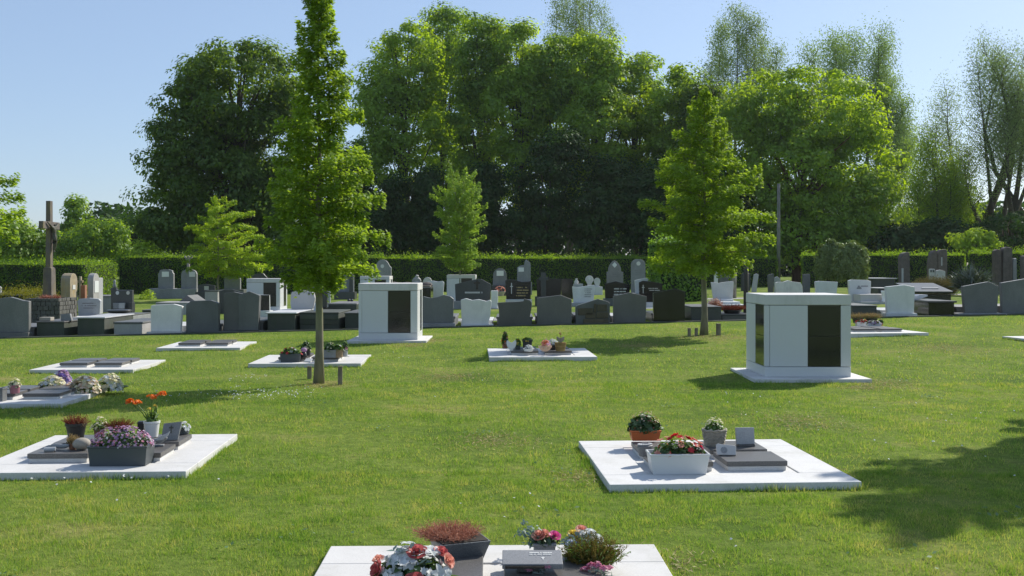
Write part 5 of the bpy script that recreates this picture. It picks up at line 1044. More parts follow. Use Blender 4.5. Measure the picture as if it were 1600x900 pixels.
def plant(name, label, loc, rz=0, cat='potted plant', group=None): return empty(name, loc, label, cat, group, rz)

# ================= pad with the red flowers
K = 'red'; k1 = 8.05 / F
q = at(K, 1062, 742); r = plant('flower_planter', 'white rectangular planter full of red and pink flowers', q + Vector((0, .10, 0)), PADS[K]['rz'] * .4, 'planter')
trough(r, .475, .42, .22, .19, .165, 'white_plastic')
leaves(r, 420, .22, .10, .09, .14, .055, 'plant_leaf', 201); leaves(r, 160, .20, .09, .14, .15, .05, 'bright_plant_leaf', 202, 'young_leaves')
blossoms(r, 16, .19, .08, .16, .145, .08, 'petal_red', 203, petals=7, c0=(.02, -.02)); blossoms(r, 12, .22, .1, .14, .15, .07, 'petal_salmon', 204, 'salmon_blossoms', 7); blossoms(r, 4, .16, .09, .10, .15, .065, 'petal_magenta', 205, 'pink_blossoms', 7, c0=(.05, -.03)); blossoms(r, 10, .14, .08, .12, .15, .03, 'petal_white', 206, 'white_blossoms', 5, c0=(-.06, 0))
q = at(K, 1009, 689.5, True); r = plant('flower_planter', 'orange plastic planter with dark-leaved plant and brownish flower heads', q + Vector((0, .075, 0)), .03, 'planter')
trough(r, .275, .24, .15, .12, .095, 'orange_plastic'); leaves(r, 380, .155, .09, .155, .08, .065, 'plant_leaf', 211, w_=.65); blossoms(r, 46, .155, .085, .20, .07, .022, 'petal_peach', 212, petals=5, c0=(0, 0), shell=.96); blossoms(r, 30, .14, .075, .195, .07, .024, 'heather_rust', 213, 'faded_blossoms', 5, shell=.97)
q = at(K, 1119, 698.5, True); r = plant('basket', 'grey wicker basket of small cream flowers', q + Vector((0, .08, 0)), .1, 'basket')
mb = MB(); hb_, nb_ = .135, 10
for i in range(nb_):
    z = hb_ * (i + .5) / nb_; rr = .075 + .022 * (i / nb_); pts = [Vector(((rr + .004 * math.sin(j * PI / 1.5 + (i % 2) * PI)) * math.cos(2 * PI * j / 36) * 1.08, (rr + .004 * math.sin(j * PI / 1.5 + (i % 2) * PI)) * math.sin(2 * PI * j / 36) * .9, z)) for j in range(37)]
    mb.tube(pts, .0075, 5, False)
mb.build('basketwork', MATS['wicker'], r, smooth=True)
mb = MB(); mb.tube([Vector((.104 * math.cos(2 * PI * j / 30), .088 * math.sin(2 * PI * j / 30), hb_ + .004 + .005 * math.sin(j * 2))) for j in range(31)], .010, 6, False); mb.build('rim', MATS['wicker'], r, smooth=True)
MB().lathe([(.06, 0), (.066, .1), (.01, .11)], 16).build('liner', MATS['black_plastic'], r)
leaves(r, 240, .09, .08, .10, .115, .045, 'bright_plant_leaf', 221, w_=.7); blossoms(r, 80, .09, .08, .13, .12, .024, 'petal_cream', 222, petals=5, shell=.93)
q = at(K, 1167, 699.5, True); r = plant('memorial_book', 'grey stone tablet standing upright on a small foot on the rear lid', q + Vector((0, .06, 0)), .12, 'plaque')
o = MB().box(0, 0, 0, .165, .028, .145).build('tablet', MATS['light_grey_stone'], r, (0, 0, .02), bev=.004); o.rotation_euler = (R(-8), 0, 0); MB().box(.01, .02, 0, .15, .07, .02).build('foot', MATS['lid_granite'], r, bev=.003)
q = at(K, 1137, 713.5, True); r = plant('marble_plaque', 'small white marble cushion plaque with a round grey emblem, on the front right lid', q + Vector((0, .045, 0)), -.12, 'plaque')
o = MB().prism([(-.08, 0), (-.085, .085), (-.07, .10), (-.03, .092), (.02, .09), (.07, .085), (.08, .07), (.078, 0)], -.012, .012).build('cushion', MATS['white_marble'], r, (0, 0, .002), bev=.005); o.rotation_euler = (R(-28), 0, 0)
MB().prism([(.028 * math.cos(i * PI / 9), .042 + .028 * math.sin(i * PI / 9)) for i in range(18)], -.0145, -.0115).build('emblem', MATS['mid_grey_stone'], o, (-.02, 0, 0))
q = at(K, 1009, 714, True); r = plant('memorial_stone', 'small dark grey stone with a pale oval inscribed face behind the white planter', q + Vector((0, .05, 0)), .5, 'plaque')
MB().lathe([(.045, 0), (.05, .01), (.06, .05), (.064, .085), (.05, .095)], 16, (0, 0, 0), 1.15, .8).build('stone', MATS['blue_stone'], r, bev=.004)
o = MB().lathe([(.001, 0), (.058, 0), (.058, .006), (.001, .006)], 20, (0, 0, 0), 1.2, .75).build('oval_face', MATS['light_grey_stone'], r, (0, 0, .0955)); 
mb = MB(); letters(mb, -.04, .04, -.03, .03, 3, lambda x: x, lambda y: -y * .8, 0, 4); me = mb.mesh('inscription'); o2 = link('inscription', me, MATS['lettering_dark'], o, (0, 0, .0065)); o2.rotation_euler = (R(-90), 0, 0)

# ================= pad with the mauve asters
K = 'mauve'
q = at(K, 182, 729); r = plant('flower_planter', 'dark grey rectangular planter of mauve asters', q + Vector((.0, .115, 0)), .03, 'planter')
trough(r, .485, .455, .23, .21, .165, 'grey_plastic'); leaves(r, 800, .25, .12, .12, .15, .035, 'plant_leaf', 231); blossoms(r, 210, .26, .125, .165, .155, .028, 'petal_mauve', 232, petals=7, shell=.93); blossoms(r, 90, .26, .12, .155, .155, .024, 'petal_pink', 233, 'pink_blossoms', 6, shell=.93)
blossoms(r, 80, .26, .125, .15, .15, .022, 'petal_white', 234, 'white_blossoms', 6, shell=.93)
q = at(K, 112, 696, True); r = plant('flower_pot', 'dark tapered pot with rusty red heather, at the back left of the mauve aster pad', q + Vector((0, .09, 0)))
round_pot(r, .088, .055, .185, 'black_plastic'); spikes(r, 260, .10, .09, .10, .165, .004, 'heather_red', 241, spread=.7, brush=5); spikes(r, 40, .07, .05, .12, .15, .003, 'grass_tan', 242, 'dry_stems', c0=(.07, -.02), spread=.8, brush=3)
q = at(K, 147, 690, True); r = plant('flower_pot', 'small pot of pale yellow flowers behind the stone egg', q + Vector((0, .12, 0)))
round_pot(r, .05, .04, .10, 'terracotta'); leaves(r, 120, .07, .06, .09, .09, .035, 'bright_plant_leaf', 245); blossoms(r, 40, .075, .06, .12, .09, .028, 'petal_cream', 246)
q = at(K, 178, 690, True); r = plant('flower_pot', 'low pot of rusty heather peeping over the mauve asters', q + Vector((0, .12, 0)))
round_pot(r, .085, .07, .11, 'black_plastic'); spikes(r, 240, .12, .09, .10, .10, .004, 'heather_red', 248, brush=5)
q = at(K, 111, 703, True); r = plant('flower_pot', 'small brown pot with dry tan plant in front of the dark heather pot', q + Vector((0, .03, 0)))
round_pot(r, .036, .026, .055, 'terracotta'); spikes(r, 120, .05, .045, .085, .045, .004, 'grass_tan', 250, 'dry_leaves', brush=5, fuzz=.02); blossoms(r, 30, .05, .04, .05, .05, .025, 'heath_mound', 251, 'moss')
q = at(K, 124, 704.5, True); me = MB().ball((0, 0, .052), .07, 14, 1.12, .85, .75).mesh('stone_egg'); tag(link('stone_egg', me, MATS['pebble'], None, q + Vector((0, .05, 0)), smooth=True), 'smooth egg-shaped pale pebble beside the mauve aster planter', 'stone')
q = at(K, 86, 703, True); r = plant('dog_figurine', 'small grey lying animal figurine on the front left lid', q + Vector((.02, .03, 0)), -.3, 'figurine')
figure('body', [(-.07, 0, .025), (0, 0, .03), (.06, 0, .028), (.095, -.01, .04), (.12, -.015, .038), (-.10, .01, .012)], [(0, 1), (1, 2), (2, 3), (3, 4), (0, 5)], [.024, .026, .022, .018, .011, .008], 'mid_grey_stone', r, rootv=1)
q = at(K, 78, 706, True); r = plant('scroll_figurine', 'small pale stone scroll lying in front of the animal figurine', q, .15, 'figurine'); me = MB().tube([(-.045, 0, .02), (.045, .004, .022)], [.019, .02], 10).mesh('scroll'); link('scroll', me, MATS['light_grey_stone'], r); MB().box(0, 0, 0, .075, .05, .012).build('base', MATS['mid_grey_stone'], r, bev=.003)
q = at(K, 233, 685, True); r = plant('flower_pot', 'pale bucket of tall orange flowers on curved stems', q + Vector((0, .07, 0)))
round_pot(r, .072, .055, .15, 'white_plastic')
tips = [(-.19, -.02, .335), (-.135, 0, .32), (.005, -.02, .38), (.085, .02, .40), (.03, .01, .29), (-.03, .03, .26)]
stems(r, [[(x * .1, 0, .12), (x * .45, y * .5, .12 + (z - .12) * .5), (x * .9, y, z - .03), (x, y, z)] for x, y, z in tips] + [[(0, 0, .12), (.04 * i, .01, .2), (.05 * i, 0, .27 + .02 * i)] for i in (-1, 1)], .005)
mb = None
for i, (x, y, z) in enumerate(tips[:4]): blossoms(r, 16, .04, .035, .03, z - .012, .042, 'petal_orange', 260 + i, 'blossom', 6, shell=.4, c0=(x, y))
for i, (x, y, z) in enumerate(tips[4:]): blossoms(r, 8, .02, .02, .02, z - .01, .025, 'petal_yellow', 266 + i, 'bud', 5, shell=.4, c0=(x, y))
leaves(r, 60, .07, .05, .12, .13, .09, 'bright_plant_leaf', 268, w_=.22)
q = at(K, 262, 690, True); r = plant('sloped_plaque', 'grey slanted stone plaque with a small cross, next to the pale bucket', q + Vector((0, .06, 0)), .15, 'plaque')
o = MB().prism([(-.075, 0), (-.06, .15), (.10, .165), (.07, 0)], -.012, .012).build('slab', MATS['mid_grey_stone'], r, (0, 0, .003), bev=.003); o.rotation_euler = (R(-14), 0, 0)
MB().box(.01, -.0135, .06, .010, .004, .07).box(.01, -.0145, .105, .04, .004, .010).build('cross', MATS['bronze'], o)
q = at(K, 247, 698, True); r = plant('dove_figurine', 'grey stone dove with a raised pale wing on the right lid', q + Vector((0, .03, 0)), .2, 'figurine')
figure('body', [(-.09, 0, .045), (-.04, 0, .05), (.01, 0, .055), (.045, 0, .065), (.07, 0, .075), (.0, 0, .02)], [(0, 1), (1, 2), (2, 3), (3, 4), (2, 5)], [.008, .02, .027, .018, .014, .02], 'blue_stone', r, rootv=2)
MB().prism([(-.03, .05), (.03, .055), (.075, .09), (.095, .135), (.06, .11), (.0, .085)], -.03, -.018).build('wing', MATS['light_grey_stone'], r, bev=.004); MB().box(0, 0, 0, .08, .06, .014).build('base', MATS['blue_stone'], r, bev=.003)
q = at(K, 216, 680, True); r = plant('grave_lantern', 'small black grave lantern left of the pale bucket', q + Vector((0, .08, 0)), .1, 'lantern')
MB().box(0, 0, 0, .06, .06, .10).build('body', MATS['black_plastic'], r, bev=.004); MB().box(0, 0, .1005, .072, .072, .02, .7, .7).build('cap', MATS['dark_granite'], r, bev=.003)
q = at(K, 283, 680, True); r = plant('flower_pot', 'low pot of white flowers at the back right of the mauve aster pad', q + Vector((0, .07, 0)))
round_pot(r, .055, .05, .05, 'grey_plastic'); leaves(r, 60, .06, .055, .05, .04, .03, 'plant_leaf', 271); blossoms(r, 50, .062, .06, .065, .045, .036, 'petal_white', 272)

# ================= nearest pad
K = 'front'
zl = zpad(K, True)
q = at(K, 640, 925); r = plant('rose_bouquet', 'big bouquet of red roses and white lilies', q + Vector((0, .06, 0)), 0, 'bouquet')
kb_ = q.y / F; lzz = lambda py: (922 - py) * kb_ * 1.0
round_pot(r, .12, .09, .07, 'black_plastic')
leaves(r, 260, .20, .13, .12, .04, .085, 'plant_leaf', 281, shell=.2); leaves(r, 40, .17, .1, .10, .05, .09, 'bright_plant_leaf', 282, 'light_leaves', c0=(.06, -.04)); leaves(r, 60, .19, .12, .17, .06, .05, 'eucalyptus_leaf', 283, 'eucalyptus')
RX = lambda px: (px - 640) * kb_
for i, (px, py, rr, y, m_, ax) in enumerate(((650, 853, .048, -.02, 'petal_rose', (0, -.5, 1)), (650, 886, .055, -.14, 'petal_rose', (0, -1, .35)), (586, 878, .045, -.05, 'petal_rose', (-.8, -.5, .4)), (588, 868, .03, .0, 'petal_salmon', (-.3, -.2, 1)), (689, 860, .04, .02, 'petal_rose', (.5, -.2, 1)), (702, 868, .036, -.02, 'petal_salmon', (.8, -.4, .5)))):
    rose(r, (RX(px), y, lzz(py) - .02 + y * .25), rr, m_, ax, 300 + i)
for i, (px, py, rr, y, ax) in enumerate(((608, 888, .085, -.12, (-.4, -1, .3)), (628, 862, .075, -.03, (-.2, -.6, 1)), (612, 868, .07, -.02, (-.6, -.4, 1)), (640, 866, .07, -.06, (0, -.8, .8)), (673, 857, .07, 0, (.2, -.3, 1)), (690, 880, .08, -.08, (.5, -.8, .5)), (672, 888, .075, -.13, (.2, -1, .2)), (634, 850, .06, .03, (0, .1, 1)), (700, 886, .06, -.06, (.8, -.6, .3)), (620, 878, .06, -.08, (-.3, -1, .6)))):
    lily(r, (RX(px), y, lzz(py) - .02 + y * .25), rr * .74, 'petal_white', ax, 320 + i)
blossoms(r, 34, .19, .13, .175, .03, .06, 'petal_white', 336, 'white_blossoms', 7, shell=.85)
spikes(r, 30, .05, .02, .03, .03, .004, 'grass_tan', 340, 'dry_spray', c0=(-.22, -.02), brush=6)
# tapered stone planter with dried heather
q = at(K, 730, 912); r = plant('stone_planter', 'tall tapered dark stone planter with dried rust-coloured heather', q + Vector((-.06, .34, 0)), .36, 'planter')
mb = MB(); mb.box(0, 0, 0, .19, .16, .15, 1.5, 1.6, 0, .0, .0); mb.build('pot', MATS['grey_granite'], r, bev=.003)
MB().box(0, 0, .1505, .26, .23, .004).build('soil', MATS['soil'], r)
spikes(r, 700, .165, .13, .085, .145, .0035, 'heather_rust', 345, spread=.75, brush=6, c0=(-.05, .03), fuzz=.016)
q = at(K, 733, 905); r = plant('granite_wedge', 'low grey granite wedge lying in front of the tapered planter', q + Vector((0, -.02, 0)), .2, 'plaque'); MB().prism([(-.09, 0), (-.08, .025), (.03, .055), (.06, .05), (.07, 0)], -.05, .05).build('wedge', MATS['mid_grey_stone'], r, bev=.004)
# inscribed plaque on an inclined foot
q = at(K, 832, 896, True); r = plant('memorial_plaque', 'grey nearly flat granite plaque on a foot, with a pale inscription and small cross', q + Vector((0, .06, 0)), 0, 'plaque')
o = MB().box(0, 0, -.028, .31, .17, .028).build('plaque', MATS['blue_stone'], r, (0, 0, .068), bev=.003); o.rotation_euler = (R(9), 0, 0)
mb = MB(); mb_l = MB(); letters(mb_l, -.02, .125, -.055, -.015, 2, lambda x: x, lambda y: -y, 0, 8); mb.add([(x, z - .0, .0015 - y) for x, y, z in mb_l.v], mb_l.f); mb.box(.055, -.02, .0002, .005, .03, .002).box(.055, -.012, .0003, .018, .006, .0022); mb.build('inscription', MATS['white_enamel'], o)
MB().box(-.04, -.0865, -.024, .20, .006, .018).build('dark_edge_strip', MATS['door_granite'], o, bev=.002)  # dark strip laid on the plaque's front edge, nothing hollowed out
MB().box(-.02, .01, 0, .10, .10, .034, 1.3, 1).build('foot', MATS['lid_granite'], r, bev=.003)
q = at(K, 851, 872); r = plant('flower_box', 'small square grey box with coral and pink roses and eucalyptus', q + Vector((0, .06, 0)), .02, 'planter')
trough(r, .125, .12, .12, .115, .08, 'mid_grey_stone'); kb_ = q.y / F
leaves(r, 130, .09, .07, .06, .07, .045, 'plant_leaf', 351); leaves(r, 70, .07, .06, .12, .06, .035, 'eucalyptus_leaf', 352, 'eucalyptus', c0=(-.06, 0))
leaves(r, 40, .06, .03, .06, .10, .03, 'eucalyptus_leaf', 353, 'eucalyptus_spray', c0=(-.12, .02)); stems(r, [[(-.03, 0, .08), (-.08, .02, .13), (-.11, .03, .18)], [(-.03, 0, .08), (-.10, .0, .11), (-.16, .02, .13)]], .002, 'eucalyptus_leaf'); leaves(r, 16, .02, .02, .03, .165, .03, 'eucalyptus_leaf', 354, 'eucalyptus_tip', c0=(-.11, .03))
rose(r, (-.035, -.03, .125), .036, 'petal_salmon', (-.2, -.6, 1), 360); rose(r, (.0, -.01, .13), .034, 'petal_salmon', (.2, -.3, 1), 361); rose(r, (.062, -.02, .12), .032, 'petal_magenta', (.3, -.6, 1), 362); blossoms(r, 8, .05, .03, .05, .09, .03, 'petal_peach', 363, c0=(.0, 0))
q = at(K, 910, 880); r = plant('flower_bouquet', 'bouquet of pale blue and white silk flowers behind the olive heather', q + Vector((0, .06, 0)), 0, 'bouquet')
round_pot(r, .07, .05, .08, 'grey_plastic'); leaves(r, 120, .12, .08, .10, .07, .05, 'eucalyptus_leaf', 371); leaves(r, 60, .12, .07, .08, .08, .05, 'bright_plant_leaf', 372, 'green_leaves')
for i, (x, y, z, m_) in enumerate(((-.06, -.06, .115, 'petal_blue'), (-.025, -.07, .10, 'petal_blue'), (.02, -.06, .115, 'petal_blue'), (.055, -.05, .125, 'petal_white'), (.01, -.02, .15, 'petal_white'), (.05, 0, .155, 'petal_white'), (.09, -.02, .13, 'petal_white'), (-.02, 0, .15, 'petal_peach'), (-.05, .0, .15, 'petal_yellow'), (.0, .04, .165, 'petal_salmon'))): rose(r, (x, y, z), .03, m_, (x * 4, -.6, 1), 380 + i, 'flower', 1.2)
q = at(K, 925, 900); r = plant('heather_pot', 'wide olive and golden heather spreading over its pot', q + Vector((0, .05, 0)))
round_pot(r, .09, .07, .05, 'black_plastic'); spikes(r, 420, .16, .12, .175, .04, .005, 'heather_olive', 391, spread=.55, brush=9, fuzz=.022); spikes(r, 160, .16, .1, .155, .04, .005, 'bright_plant_leaf', 392, 'green_sprigs', spread=.7, brush=8, fuzz=.02)
for key_, px, sd, lab in (('front', 846, 401, 'small pot of pink carnations in front of the inscribed plaque'), ('front', 934, 405, 'small pot of pink carnations in front of the olive heather')):
    q = at('front', px, 918); r = plant('carnation_pot', lab, q + Vector((0, .02, 0)))
    round_pot(r, .055, .045, .045, 'black_plastic')
    leaves(r, 90, .08, .05, .07, .03, .05, 'eucalyptus_leaf', sd, w_=.2); g = random.Random(sd)
    for j in range(5): blossoms(r, 22, .022, .02, .018, .075 + g.uniform(0, .035), .022, 'petal_pink', sd + 10 + j, 'blossom', 5, shell=.3, c0=(-.06 + .03 * j, g.uniform(-.04, .03)))

# ================= heap of bouquets at the left edge
K = 'heap'
q = at(K, 19, 615.5, True); r = plant('flower_pot', 'purple pot with a little cream-flowered plant on the left heap pad', q + Vector((0, .07, 0)))
round_pot(r, .063, .055, .105, 'purple_pot'); leaves(r, 90, .07, .06, .08, .08, .05, 'plant_leaf', 411); blossoms(r, 36, .072, .06, .10, .09, .04, 'petal_cream', 412)
q = at(K, 0, 627.5); r = plant('grey_vase', 'dark grey block vase at the left picture edge', q + Vector((-.03, .06, 0)), 0, 'vase'); trough(r, .12, .12, .12, .12, .16, 'grey_granite')
def heap(px, py, w_, h_, cols, label, sd, tip=None, name='flower_bouquet'):
    q = at(K, px, py); r = plant(name, label, q + Vector((0, .12, 0)), 0, 'bouquet'); n = int(w_ * 800)
    leaves(r, int(w_ * 260), w_ / 2, .13, h_ * .7, .0, .07, 'bright_plant_leaf', sd, shell=.2)
    for i, (c_, f_) in enumerate(cols): blossoms(r, int(n * f_), w_ / 2, .14, h_, .0, .06, c_, sd + 1 + i, 'blossoms', 8, shell=.78)
    MB().tube([(-.02, .05, .02), (.1, .25, .015), (.12, .32, .015)], [.025, .02, .012], 7).build('stem', MATS['plant_leaf'], r); return r
heap(75, 611, .36, .19, (('petal_cream', .45), ('petal_white', .2)), 'heap of cream lilies at the left end of the row of bouquets', 420)
heap(91, 603, .24, .21, (('petal_violet', .4), ('petal_mauve', .4), ('petal_white', .1)), 'violet and lilac bouquet lying behind the cream ones', 430)
heap(104, 612, .20, .10, (('petal_peach', .4), ('petal_white', .5)), 'small low pale bouquet between the cream and peach heaps', 437)
heap(126, 615, .40, .22, (('petal_peach', .35), ('petal_cream', .35), ('petal_white', .12)), 'large heap of peach and cream roses in the row of bouquets', 440)
heap(166, 611, .34, .22, (('petal_cream', .4), ('petal_white', .25)), 'loose cream bouquet at the right end of the row', 450)

# ================= pad behind the slender hornbeam
K = 'tree'
def pot_k(kind, label, px, py, lidtop, wpx, hpx, mat, fol, fcol, fh, sd, ymat=None, cat='potted plant', depth=.16):
    q = at(K, px, py, lidtop); kk = q.y / F; r = plant('flower_planter' if kind == 't' else 'flower_pot', label, q + Vector((0, depth / 2, 0)), 0, cat); w_ = wpx * kk; h = hpx * kk
    if kind == 't': trough(r, w_, w_ * .92, depth, depth * .85, h, mat)
    else: round_pot(r, w_ / 2, w_ * .44, h, mat)
    fw = w_ * .56
    leaves(r, 260, fw, depth * .55, fh * kk, h * .85, .055, fol, sd, shell=.2); leaves(r, 120, fw, depth * .5, fh * kk * 1.1, h * .85, .05, 'bright_plant_leaf', sd + 1, 'young_leaves', shell=.5)
    for i, (c_, n_) in enumerate(fcol): blossoms(r, n_, fw, depth * .55, fh * kk * .95, h * .85, .055, c_, sd + 2 + i, 'blossoms' if i == 0 else 'other_blossoms')
    return r
pot_k('t', 'dark planter with red and white flowers left of the hornbeam trunk', 453, 566, False, 32, 13, 'grey_plastic', 'plant_leaf', (('petal_red', 9), ('petal_white', 7)), 12, 500)
pot_k('r', 'dark pot of leafy green behind the planter of red and white flowers', 477, 556, True, 15, 10, 'black_plastic', 'plant_leaf', (('petal_cream', 3),), 14, 510)
pot_k('t', 'grey patterned planter with cream flowers just right of the hornbeam trunk', 515, 559, True, 20, 12, 'blue_stone', 'plant_leaf', (('petal_cream', 8),), 14, 520)
pot_k('r', 'bark-covered log planter with light green leaves', 528, 559, True, 14, 13, 'stump_bark', 'bright_plant_leaf', (('petal_white', 4),), 10, 530)
pot_k('r', 'pale pot with a pink rose leaning to the right', 538, 558, True, 9, 12, 'light_grey_stone', 'plant_leaf', (('petal_pink', 4), ('petal_white', 3)), 14, 540)
q = at(K, 474, 558.5, True); r = plant('figurine', 'small lilac and dark figurine between planter and trunk', q + Vector((0, .05, 0)), 0, 'figurine')
MB().lathe([(.05, 0), (.055, .02), (.045, .07), (.03, .09)], 12).build('base', MATS['black_plastic'], r, smooth=True); MB().ball((0, 0, .125), .05, 8, 1.1, 1, .8).build('head', MATS['petal_mauve'], r, smooth=True)
q = at(K, 481, 566); r = plant('marble_plaque', 'small white marble plaque lying at the front of the hornbeam pad', q + Vector((0, .05, 0)), -.2, 'plaque'); o = MB().box(0, 0, 0, .12, .10, .02).build('plaque', MATS['white_marble'], r, (0, 0, .02), bev=.003); o.rotation_euler = (R(25), 0, 0); MB().box(0, .03, 0, .08, .03, .025).build('foot', MATS['white_marble'], r)

# ================= pad with the heart
K = 'heart'
pot_k('r', 'brown pot with tall orange-brown flowers behind the white heart', 789, 545, True, 9, 8, 'terracotta', 'plant_leaf', (('petal_orange', 6), ('petal_salmon', 14)), 20, 550)
q = at(K, 799, 548, True); kk = q.y / F; r = plant('heart_plaque', 'white heart standing on a point', q + Vector((0, .05, 0)), 0, 'heart')
hp = []
for i in range(40):
    t = 2 * PI * i / 40; hp.append((.0063 * 16 * math.sin(t) * .9, .0060 * (13 * math.cos(t) - 5 * math.cos(2 * t) - 2 * math.cos(3 * t) - math.cos(4 * t)) + .115))
MB().prism(hp, -.018, .018).build('heart', MATS['white_enamel'], r, bev=.008); MB().box(0, .03, 0, .07, .09, .014).build('foot', MATS['white_enamel'], r, bev=.003)
pot_k('t', 'dark square planter with yellow-green leaves beside the white heart', 824, 546, True, 15, 15, 'black_plastic', 'bright_plant_leaf', (('petal_yellow', 5),), 5, 560)
pot_k('r', 'dark pot of yellow flowers right behind the white heart', 809, 546.5, True, 9, 8, 'grey_plastic', 'bright_plant_leaf', (('petal_yellow', 8),), 10, 566)
q = at(K, 826, 549.5, True); r = plant('flower_bowl', 'white bowl of white flowers in front of the dark square planter', q + Vector((0, .08, 0)), 0, 'potted plant'); round_pot(r, .10, .075, .05, 'white_plastic'); blossoms(r, 60, .085, .075, .075, .04, .035, 'petal_white', 571)
q = at(K, 836, 553); r = plant('grave_light', 'small frosted white grave light in front of the granite lids', q + Vector((0, .03, 0)), 0, 'grave light'); MB().lathe([(.05, 0), (.052, .01), (.055, .085), (.06, .09), (.05, .09)], 16).build('glass', MATS['white_enamel'], r); MB().lathe([(.03, 0), (.028, .012), (.004, .014)], 12, (0, 0, .0902)).build('lid', MATS['light_grey_stone'], r)
q = at(K, 852, 549.5, True); r = plant('flower_bouquet', 'coral flower bouquet in pale wrapping paper', q + Vector((0, .07, 0)), .2, 'bouquet'); MB().lathe([(.04, 0), (.09, .03), (.12, .07), (.13, .10)], 12, (0, 0, 0), 1, .6).build('wrapping', MATS['petal_peach'], r); blossoms(r, 40, .09, .06, .14, .06, .055, 'petal_salmon', 575); blossoms(r, 14, .08, .06, .16, .06, .05, 'petal_mauve', 576, 'lilac_blossoms', c0=(.04, .03))
q = at(K, 864, 547, True); r = plant('flower_pot', 'dark pot of white flowers right of the coral bouquet', q + Vector((0, .1, 0))); round_pot(r, .09, .07, .08, 'black_plastic'); blossoms(r, 60, .10, .08, .12, .07, .045, 'petal_white', 581); leaves(r, 60, .1, .08, .1, .06, .05, 'eucalyptus_leaf', 582)
q = at(K, 876, 549, True); r = plant('basket', 'straw basket holding a wooden heart and a thin dry stem', q + Vector((0, .08, 0)), 0, 'basket')
mb = MB()
for i in range(9): mb.tube([Vector(((.075 + .003 * i) * math.cos(2 * PI * j / 24), (.07 + .003 * i) * math.sin(2 * PI * j / 24), .012 + .0165 * i)) for j in range(25)], .011, 5, False)
mb.build('basketwork', MATS['grass_tan'], r, smooth=True); MB().prism([(a * .8, .15 + b_ * .6) for a, b_ in hp], -.01, .01).build('wooden_heart', MATS['pale_wood'], r); stems(r, [[(0, 0, .1), (.005, 0, .25), (-.005, .01, .36)]], .005, 'grass_tan'); blossoms(r, 10, .02, .02, .05, .30, .03, 'heather_rust', 586, 'dry_flower', shell=.2); blossoms(r, 12, .04, .04, .05, .1, .035, 'petal_salmon', 587, c0=(.05, .02))

# ================= pad behind the right urn column
K = 'column'
pot_k('t', 'white planter of red flowers beside the right urn column', 1349, 512.5, False, 20, 9, 'white_plastic', 'plant_leaf', (('petal_red', 40),), 5, 600)
pot_k('t', 'white bowl-shaped planter of lilac flowers beside the red ones', 1367, 514.5, False, 21, 9, 'white_plastic', 'plant_leaf', (('petal_mauve', 36), ('petal_white', 10)), 6, 610)
pot_k('r', 'small pot of red flowers at the right end of the flower pots', 1378, 509, True, 7, 5, 'terracotta', 'plant_leaf', (('petal_red', 14),), 5, 618)
for px, sd, lab in ((1343, 621, 'left of two tufts of pale tan grass in pots'), (1364, 625, 'right of two tufts of pale tan grass in pots')):
    q = at(K, px, 505.5, True); kk = q.y / F; r = plant('grass_pot', lab, q + Vector((0, .1, 0))); round_pot(r, .14, .11, .12, 'black_plastic'); spikes(r, 320, .20, .16, .17, .11, .006, 'grass_tan', sd, brush=3, fuzz=.03); spikes(r, 120, .18, .14, .12, .11, .007, 'plant_leaf', sd + 1, 'green_blades', brush=2, fuzz=.03)

# ================= plants elsewhere
p = P(1144, 0, D(1150) + .5); p.z = gz(p.x, p.y); k = p.y / F
r = plant('heather_bowl', 'dark bowl of red heather on the low tomb right of the cone-shaped hornbeam', Vector((p.x, p.y, HC - (491 - YH) * k)))
round_pot(r, .27, .2, .13, 'black_plastic'); spikes(r, 520, .36, .3, .19, .11, .009, 'heather_red', 641, brush=5, fuzz=.04)
p = P(1118, 0, 36); p.z = gz(p.x, p.y); r = plant('dry_shrub', 'pale pinkish dry round plant behind the black gravestone by the ivy block', p, 0, 'plant'); spikes(r, 400, .2, .2, .42, 0, .009, 'heather_rust', 645, brush=5, fuzz=.05); blossoms(r, 150, .22, .2, .4, 0, .05, 'petal_peach', 646, shell=.8)
p = P(1461, 0, 48.5); p.z = gz(p.x, p.y); r = plant('heath_plants', 'broad mound of brownish heath in front of the two brown standing stones', p, 0, 'plant'); spikes(r, 3600, 1.3, .9, .85, 0, .016, 'heath_mound', 651, brush=6, fuzz=.08, spread=.3); leaves(r, 1200, 1.05, .8, .7, 0, .09, 'shrub_leaf', 652)
p = P(1436, 0, 50); p.z = gz(p.x, p.y); r = plant('heath_plants', 'small greyish heath clump left of the brownish heath mound', p, 0, 'plant'); spikes(r, 700, .5, .4, .42, 0, .014, 'heath_mound', 655, brush=5, fuzz=.07, spread=.3); leaves(r, 500, .45, .35, .32, 0, .08, 'shrub_leaf', 656)
def yucca(label, px, d, rad, h, n, sd):
    p = P(px, 0, d); p.z = gz(p.x, p.y); g = np.random.default_rng(sd); r = plant('yucca_plant', label, p, 0, 'plant'); mb = MB(); mb.tube([(0, 0, -.05), (0, 0, h * .35)], [.09, .06], 8); mb.build('stem', MATS['dark_bark'], r)
    d_ = rand_dir(n, g); d_[:, 2] = np.abs(d_[:, 2]) * .9 + .12; d_ = unit(d_); ln = rad * g.uniform(.6, 1.1, n); c = d_ * (ln * .5)[:, None] + np.array([0, 0, h * .35]); c[:, 2] -= .1 * ln * (1 - d_[:, 2])
    link('leaves', np_mesh('leaves', leaf_quads(c, rand_dir(n, g), d_, ln, .055), 4), MATS['yucca_leaf'], r)
yucca('large dark spiky yucca behind the large grey gabled gravestone', 1518, 47, 1.25, 1.1, 700, 661)
yucca('small spiky yucca with bright blades just above the large grey gabled gravestone', 1549, 43, .62, .5, 160, 662)
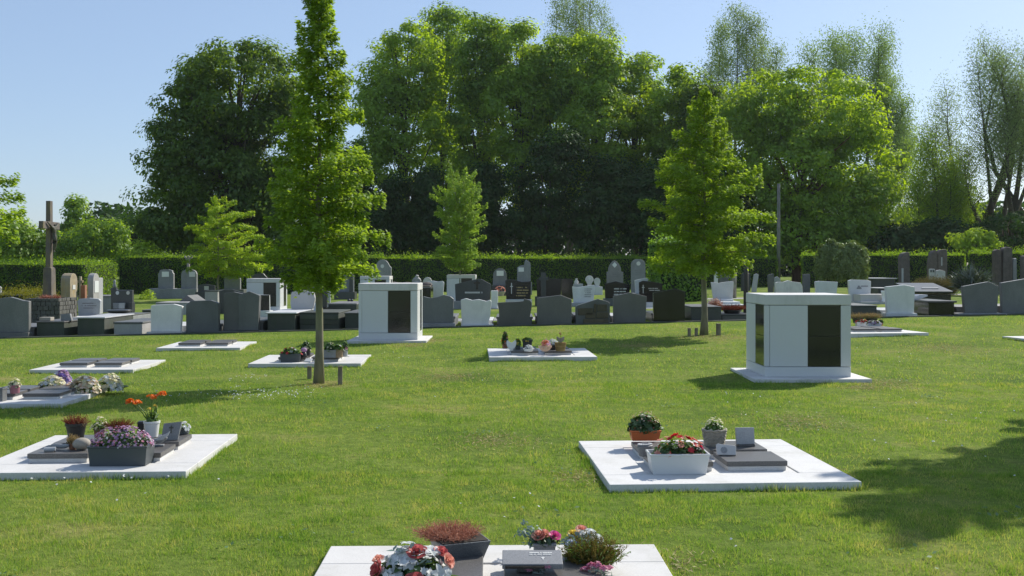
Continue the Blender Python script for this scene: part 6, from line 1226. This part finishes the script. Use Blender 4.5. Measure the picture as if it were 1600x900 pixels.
for px, yb, lab, sd in ((70, 462.5, 'dry pinkish flowers lying on the left of the stone block', 671), (86, 463, 'dry reddish flowers at the foot of the cross pedestal', 673)):
    q = P(px, yb, 32.9); q.z = blk.z + bh - .045; r = plant('dry_flowers', lab, q, 0, 'flowers'); spikes(r, 140, .16, .12, .16, 0, .01, 'heather_rust', sd, brush=4, fuzz=.04); blossoms(r, 30, .15, .11, .15, 0, .05, 'petal_salmon' if px < 80 else 'heather_red', sd + 1)
p = P(20, 0, 36.5); p.z = gz(p.x, p.y); r = plant('lavender_plants', 'grey-green lavender clump beside the golden hedge', p, 0, 'plant'); spikes(r, 500, .6, .3, .55, 0, .012, 'eucalyptus_leaf', 681, brush=5, fuzz=.05, spread=.3)
p = P(231, 0, 57); p.z = gz(p.x, p.y); r = plant('weed_clump', 'bright green weeds at the end of the shaded hedge', p, 0, 'plant'); leaves(r, 260, .5, .4, .6, 0, .14, 'young_leaf', 685)
for px, lab, sd in ((607, 'dry wreath of pale and rusty flowers behind the rear urn column', 691),):
    q = P(806 - 25, 446, 57.2); q.z = gz(q.x, q.y); r = plant('flower_pot', 'orange flowers in a bowl before the round-arched gravestone', q); round_pot(r, .3, .2, .25, 'pebble'); blossoms(r, 40, .3, .25, .3, .25, .12, 'petal_salmon', sd)
# stakes beside the young trees
ST = 'short wooden stakes beside the young hornbeams'
def stake(px, yt, yb, label, wpx):
    p = G(px, yb); kk = p.y / F; w_ = wpx * kk; h = (yb - yt) * kk
    tag(MB().box(0, 0, -.1, w_, w_, h + .1).build('tree_stake', MATS['stake_wood'], None, p, random.uniform(-.2, .2), .006), label, 'stake', ST)
stake(483.5, 572, 592, 'left stake of the slender hornbeam', 7); stake(531.5, 572, 601, 'right stake of the slender hornbeam', 7)
stake(1077, 512.5, 525, 'far left stake of the cone-shaped hornbeam', 5); stake(1088, 512.5, 525, 'stake just left of the cone-shaped hornbeam trunk', 5); stake(1122.5, 505.5, 524, 'taller stake right of the cone-shaped hornbeam trunk', 6)
